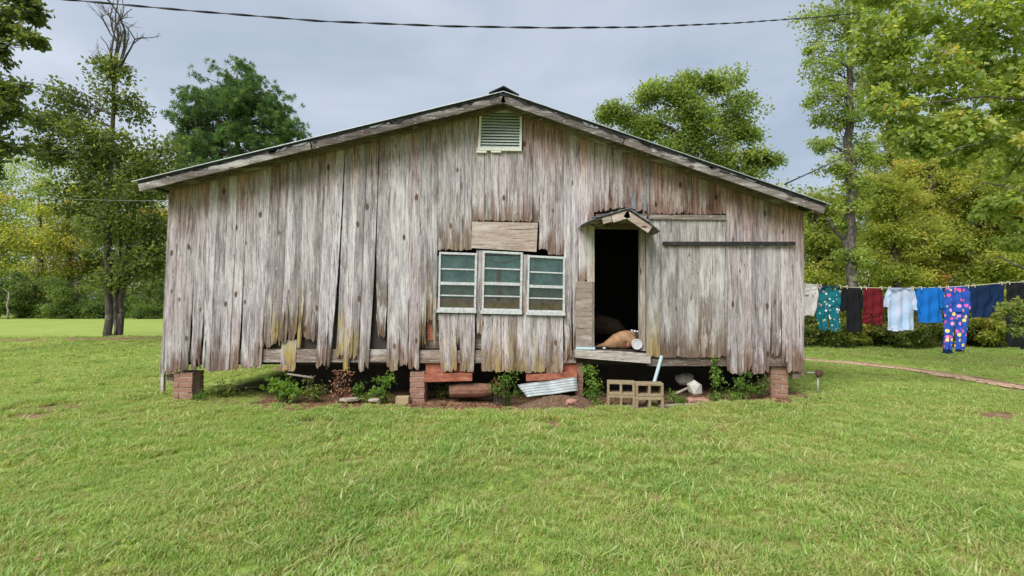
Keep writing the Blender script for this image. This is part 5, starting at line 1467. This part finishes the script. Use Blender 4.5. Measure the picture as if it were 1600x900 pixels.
def panel(rows_px, y, seed, thick=.018, fold=.014, nfold=3.0, nc=17, nr=22, hang=True):
    """closed fabric tube hanging flat: rows of (py, x_left, x_right)"""
    rs = np.random.RandomState(seed); ph = rs.rand(4) * 6.28
    ys = [r[0] for r in rows_px]; mb = MB()
    front, back = [], []
    for j in range(nr + 1):
        t = j / nr; py = ys[0] + (ys[-1] - ys[0]) * t
        xl = np.interp(py, ys, [r[1] for r in rows_px]); xr = np.interp(py, ys, [r[2] for r in rows_px])
        fr, bk = [], []
        for i in range(nc + 1):
            u = i / nc; px = xl + (xr - xl) * u
            yy0 = (line_py(px) - line_py((xl + xr) / 2)) * max(0, 1 - t * 2.5) if hang else 0
            p = P(px, py + yy0 + (.7 * math.sin(u * 9 + ph[3]) if j == nr else 0), y)
            f = fold * (.35 + .9 * t) * (math.sin(u * nfold * 6.28 + ph[0] + t * 1.2) + .5 * math.sin(u * nfold * 11 + ph[1] - t * 2)) + .006 * math.sin(t * 14 + u * 5 + ph[2])
            th = thick * math.sin(math.pi * u) ** .6 * ((.35 + .8 * t) if hang else 1.1)
            fr.append((p.x, y - th + f, p.z)); bk.append((p.x, y + th + f * .7, p.z))
        front.append(fr); back.append(bk)
    mb.grid(front); mb.grid(back, True)
    n = nc + 1; o = n * (nr + 1)
    for j in range(nr):
        mb.f.append((j * n, (j + 1) * n, o + (j + 1) * n, o + j * n)); mb.f.append((j * n + nc, o + j * n + nc, o + (j + 1) * n + nc, (j + 1) * n + nc))
    return mb
def garment(name, label, cat, mat, px, parts, y=YC, trim=None):
    p = P(px, line_py(px), y)
    root = thing(name, p, label, cat, "laundry hung on the clothesline")
    for i, (nm, rows) in enumerate(parts):
        mt = mat
        if nm in ('collar', 'hem', 'waistband', 'cuff', 'print') and trim: mt = trim
        dy = {'sleeve': .006, 'collar': -.03, 'print': -.034, 'waistband': -.006, 'cuff': -.006, 'hem': .0}.get(nm, 0)
        th = {'collar': .004, 'sleeve': .016, 'waistband': .022, 'print': .003, 'hem': .02}.get(nm, .018)
        panel(rows, y + dy, hash(label) % 1000 if False else (len(label) * 7 + i * 13), th, .019, 2.6 if nm not in ('sleeve', 'collar') else 1.2, hang=(nm not in ('sleeve', 'leg', 'cuff'))).build(nm, mt, root, smooth=True)
c_white = cloth_mat('blouse_white', (.72, .66, .65)); c_black = cloth_mat('black_cotton', (.013, .014, .016)); c_maroon = cloth_mat('maroon_cotton', (.125, .012, .018)); c_lblue = cloth_mat('light_blue_cotton', (.36, .49, .68), 'faded_print')
c_blue = cloth_mat('bright_blue_cotton', (.01, .13, .46)); c_navy = cloth_mat('navy_cotton', (.008, .022, .065)); c_teal = cloth_mat('teal_print_cotton', (.012, .15, .19), 'teal_print'); c_flower = cloth_mat('flower_print_cotton', (.025, .085, .38), 'flower_print')
c_print = cloth_mat('faded_shirt_print', (.36, .46, .66), 'faded_print'); c_dgreen = cloth_mat('dark_neck_band', (.015, .05, .07))
garment('blouse', "white ruffled blouse at the shed end of the clothesline", 'blouse', c_white, 1264, [('body', [(443, 1245, 1277), (462, 1245, 1278), (480, 1250, 1275), (493, 1253, 1272)]), ('ruffle', [(446, 1252, 1279), (456, 1251, 1279), (461, 1252, 1277)])])
garment('print_trousers', "teal printed trousers cropped short between white blouse and black shirt", 'trousers', c_teal, 1295, [('seat', [(447, 1280, 1314), (470, 1277, 1313), (478, 1276, 1312.5)]), ('leg', [(476, 1276, 1296), (495, 1275, 1294), (516, 1279, 1291)]), ('leg', [(476, 1294, 1312.5), (495, 1295, 1312), (517, 1298, 1312)]), ('waistband', [(446.5, 1280, 1314), (450, 1279.5, 1314)])], trim=c_dgreen)
garment('black_shirt', "black short sleeved shirt hanging left of the maroon shorts", 'shirt', c_black, 1331, [('body', [(450, 1318, 1346), (460, 1318, 1346), (490, 1322, 1347), (519, 1322, 1347.5)]), ('sleeve', [(452, 1316, 1325), (468, 1312, 1324), (486, 1311, 1322)]), ('sleeve', [(452, 1341, 1346.5), (470, 1342, 1347.5), (482, 1342, 1347.5)])])
garment('maroon_shorts', "plain maroon shorts between the black and light blue shirts", 'shorts', c_maroon, 1364, [('seat', [(450, 1349, 1379), (470, 1348, 1380), (490, 1347.5, 1380)]), ('leg', [(489, 1347.5, 1362), (500, 1347.5, 1361.5), (506, 1348, 1361)]), ('leg', [(489, 1362.5, 1380), (500, 1363, 1380), (507, 1363.5, 1380)])])
garment('light_blue_shirt', "light blue short sleeved shirt with a faded print, middle of the line", 'shirt', c_lblue, 1407, [('body', [(450, 1388, 1426), (460, 1386, 1428), (490, 1386, 1429), (516, 1386, 1428)]), ('sleeve', [(451, 1387, 1394), (465, 1383, 1393), (480, 1382, 1391)]), ('sleeve', [(451, 1421, 1427), (465, 1423, 1431), (484, 1424, 1432.5)]), ('collar', [(449.5, 1390, 1424), (452.5, 1392, 1422)]), ('hem', [(512, 1387, 1412), (516.8, 1387, 1412)])], trim=c_print)
garment('blue_shirt', "bright plain blue shirt right of the light blue one", 'shirt', c_blue, 1453, [('body', [(449, 1436, 1470), (470, 1435, 1472), (504, 1433, 1472)]), ('sleeve', [(450, 1433, 1439), (475, 1432, 1438), (488, 1432, 1437)]), ('sleeve', [(450, 1466, 1473), (468, 1468, 1474), (482, 1468, 1474.5)])])
garment('flower_trousers', "long blue trousers printed with pink and yellow flowers", 'trousers', c_flower, 1495, [('seat', [(448, 1477, 1514), (470, 1476, 1515), (488, 1475, 1515)]), ('leg', [(486, 1475, 1496), (520, 1474, 1491), (546, 1473.5, 1488)]), ('leg', [(486, 1494, 1515), (520, 1493, 1511), (546, 1492, 1506)]), ('cuff', [(545.5, 1473, 1488), (552, 1472.5, 1487)]), ('cuff', [(545.5, 1492, 1506), (549, 1492, 1506)])], trim=c_navy)
garment('navy_shirt', "wide navy shirt right of the flowered trousers", 'shirt', c_navy, 1540, [('body', [(446, 1516, 1566), (465, 1516, 1564), (496, 1517, 1546)]), ('sleeve', [(444, 1548, 1569), (462, 1547, 1569), (480, 1550, 1566), (493, 1553, 1562)])])
garment('black_trousers', "black trousers at the right end of the clothesline", 'trousers', c_black, 1590, [('seat', [(441, 1572, 1606), (460, 1572, 1607), (480, 1572, 1608)]), ('leg', [(478, 1572, 1591), (510, 1573, 1591), (542, 1576, 1592)]), ('leg', [(478, 1590, 1608), (510, 1592, 1609), (545, 1594, 1610)])])
PINS = [(1257, "at the shed end of the white blouse"), (1277, "at the right end of the white blouse"), (1282, "at the left end of the teal printed trousers"), (1312, "at the right end of the teal printed trousers"), (1322, "at the left shoulder of the black shirt"), (1344, "at the right shoulder of the black shirt"),
    (1352, "at the left end of the maroon shorts"), (1376, "at the right end of the maroon shorts"), (1390, "at the left shoulder of the light blue shirt"), (1425, "at the right shoulder of the light blue shirt"), (1438, "at the left shoulder of the bright blue shirt"), (1468, "at the right shoulder of the bright blue shirt"),
    (1480, "at the left end of the flowered trousers"), (1511, "at the right end of the flowered trousers"), (1521, "at the left end of the navy shirt"), (1563, "at the right end of the navy shirt"), (1575, "at the left end of the black trousers"), (1598, "at the right end of the black trousers")]
for px, wh in PINS:
    p = P(px, line_py(px), YC); mb = MB()
    mb.beam(p + Vector((-.003, -.032, -.035)), p + Vector((.002, -.014, .03)), .010, .008, (0, 1, 0)); mb.beam(p + Vector((-.003, .032, -.035)), p + Vector((.002, .014, .03)), .010, .008, (0, 1, 0)); mb.tube([p + Vector((0, -.02, .012)), p + Vector((0, .02, .012))], .004, 6)
    mb.build('clothespin', M['pin'], None, label="small wooden clothespin " + wh, cat='clothespin', group="clothespins on the clothesline", base=p)

# ------------------------------------------------------------------ wires
Yw = -1.5
mb = MB(); W = [(-900, -130), (-300, -50), (100, -1), (300, 17), (500, 33), (700, 41), (860, 43.5), (1000, 42.5), (1150, 36), (1270, 27.5), (1400, 15), (1600, -8), (2300, -110)]
pts = []
for (a, b), (c, d) in zip(W[:-1], W[1:]):
    for k in range(12): pts.append((lerp(a, c, k / 12), lerp(b, d, k / 12)))
pts.append(W[-1])
q = [P(a, b, Yw + max(0.0, (a - 900) / 700.0) ** 1.3 * 9.0) for a, b in pts]
mb.tube(q, .0062, 7); root = mb.build('power_line', M['wire'], None, smooth=True, label="twisted black power cable sagging across the sky", cat='cable')
for s_ in (0, 3.14):
    tw = []
    L_ = 0
    for i in range(len(q) - 1):
        n = max(2, int((q[i + 1] - q[i]).length / .07))
        for k in range(n):
            p = q[i].lerp(q[i + 1], k / n); L_ += (q[i + 1] - q[i]).length / n
            tw.append(p + Vector((0, math.cos(L_ * 7 + s_) * .009, math.sin(L_ * 7 + s_) * .009)))
    mb = MB(); mb.tube(tw, .0052, 5); mb.build('strand', M['wire'], root, smooth=True)
mb = MB(); mb.tube([P(1226, 288, 1.0), P(1250, 277, 2.8), P(1285, 261, 6.0), P(1330, 240, 10.4)], .014, 6); mb.build('service_cable', M['wire'], None, smooth=True, label="black cable rising from the right roof edge to the tall tree", cat='cable', base=P(1226, 288, 1.0))
mb = MB(); mb.tube([P(264, 314, .3), P(200, 313.5, 3.0), P(100, 311, 7.0), P(60, 309, 10.5)], .003, 6); mb.build('wire', M['steelrod'], None, smooth=True, label="thin pale wire running left from the shed's upper left corner", cat='wire', base=P(264, 314, .3))

# ------------------------------------------------------------------ fallen leaves
rs = np.random.RandomState(77); n = 8000
x = np.concatenate([rs.uniform(-9, 12, 500), rs.uniform(XL, XR + .3, n - 500)]); y = np.concatenate([rs.uniform(-5, 10, 500), rs.normal(-.25, .35, n - 500)]); ok = (rs.rand(n) < dirt(x, y)) | (rs.rand(n) < .12); ok &= ~((x > XL) & (x < XR) & (y > .5)); x, y = x[ok], y[ok]; n = len(x)
d = unit(np.stack([rs.randn(n), rs.randn(n), rs.randn(n) * .15], -1)); nr = unit(np.stack([rs.randn(n) * .35, rs.randn(n) * .35, np.ones(n)], -1))
leaf_object('fallen_leaves', np.stack([x, y, gz(x, y) - .03 * dirt(x, y) + .012 + .02 * (dirt(x, y) < .3)], -1), d, nr, rs.uniform(.014, .065, n), rs.uniform(.12, .7, (n, 1)), rs.uniform(-.3, 1.1, n), M['deadleaf'], None, label="scattered fallen brown and orange leaves on the lawn", cat='leaves', kind='stuff')
print('leaves', NLEAF)
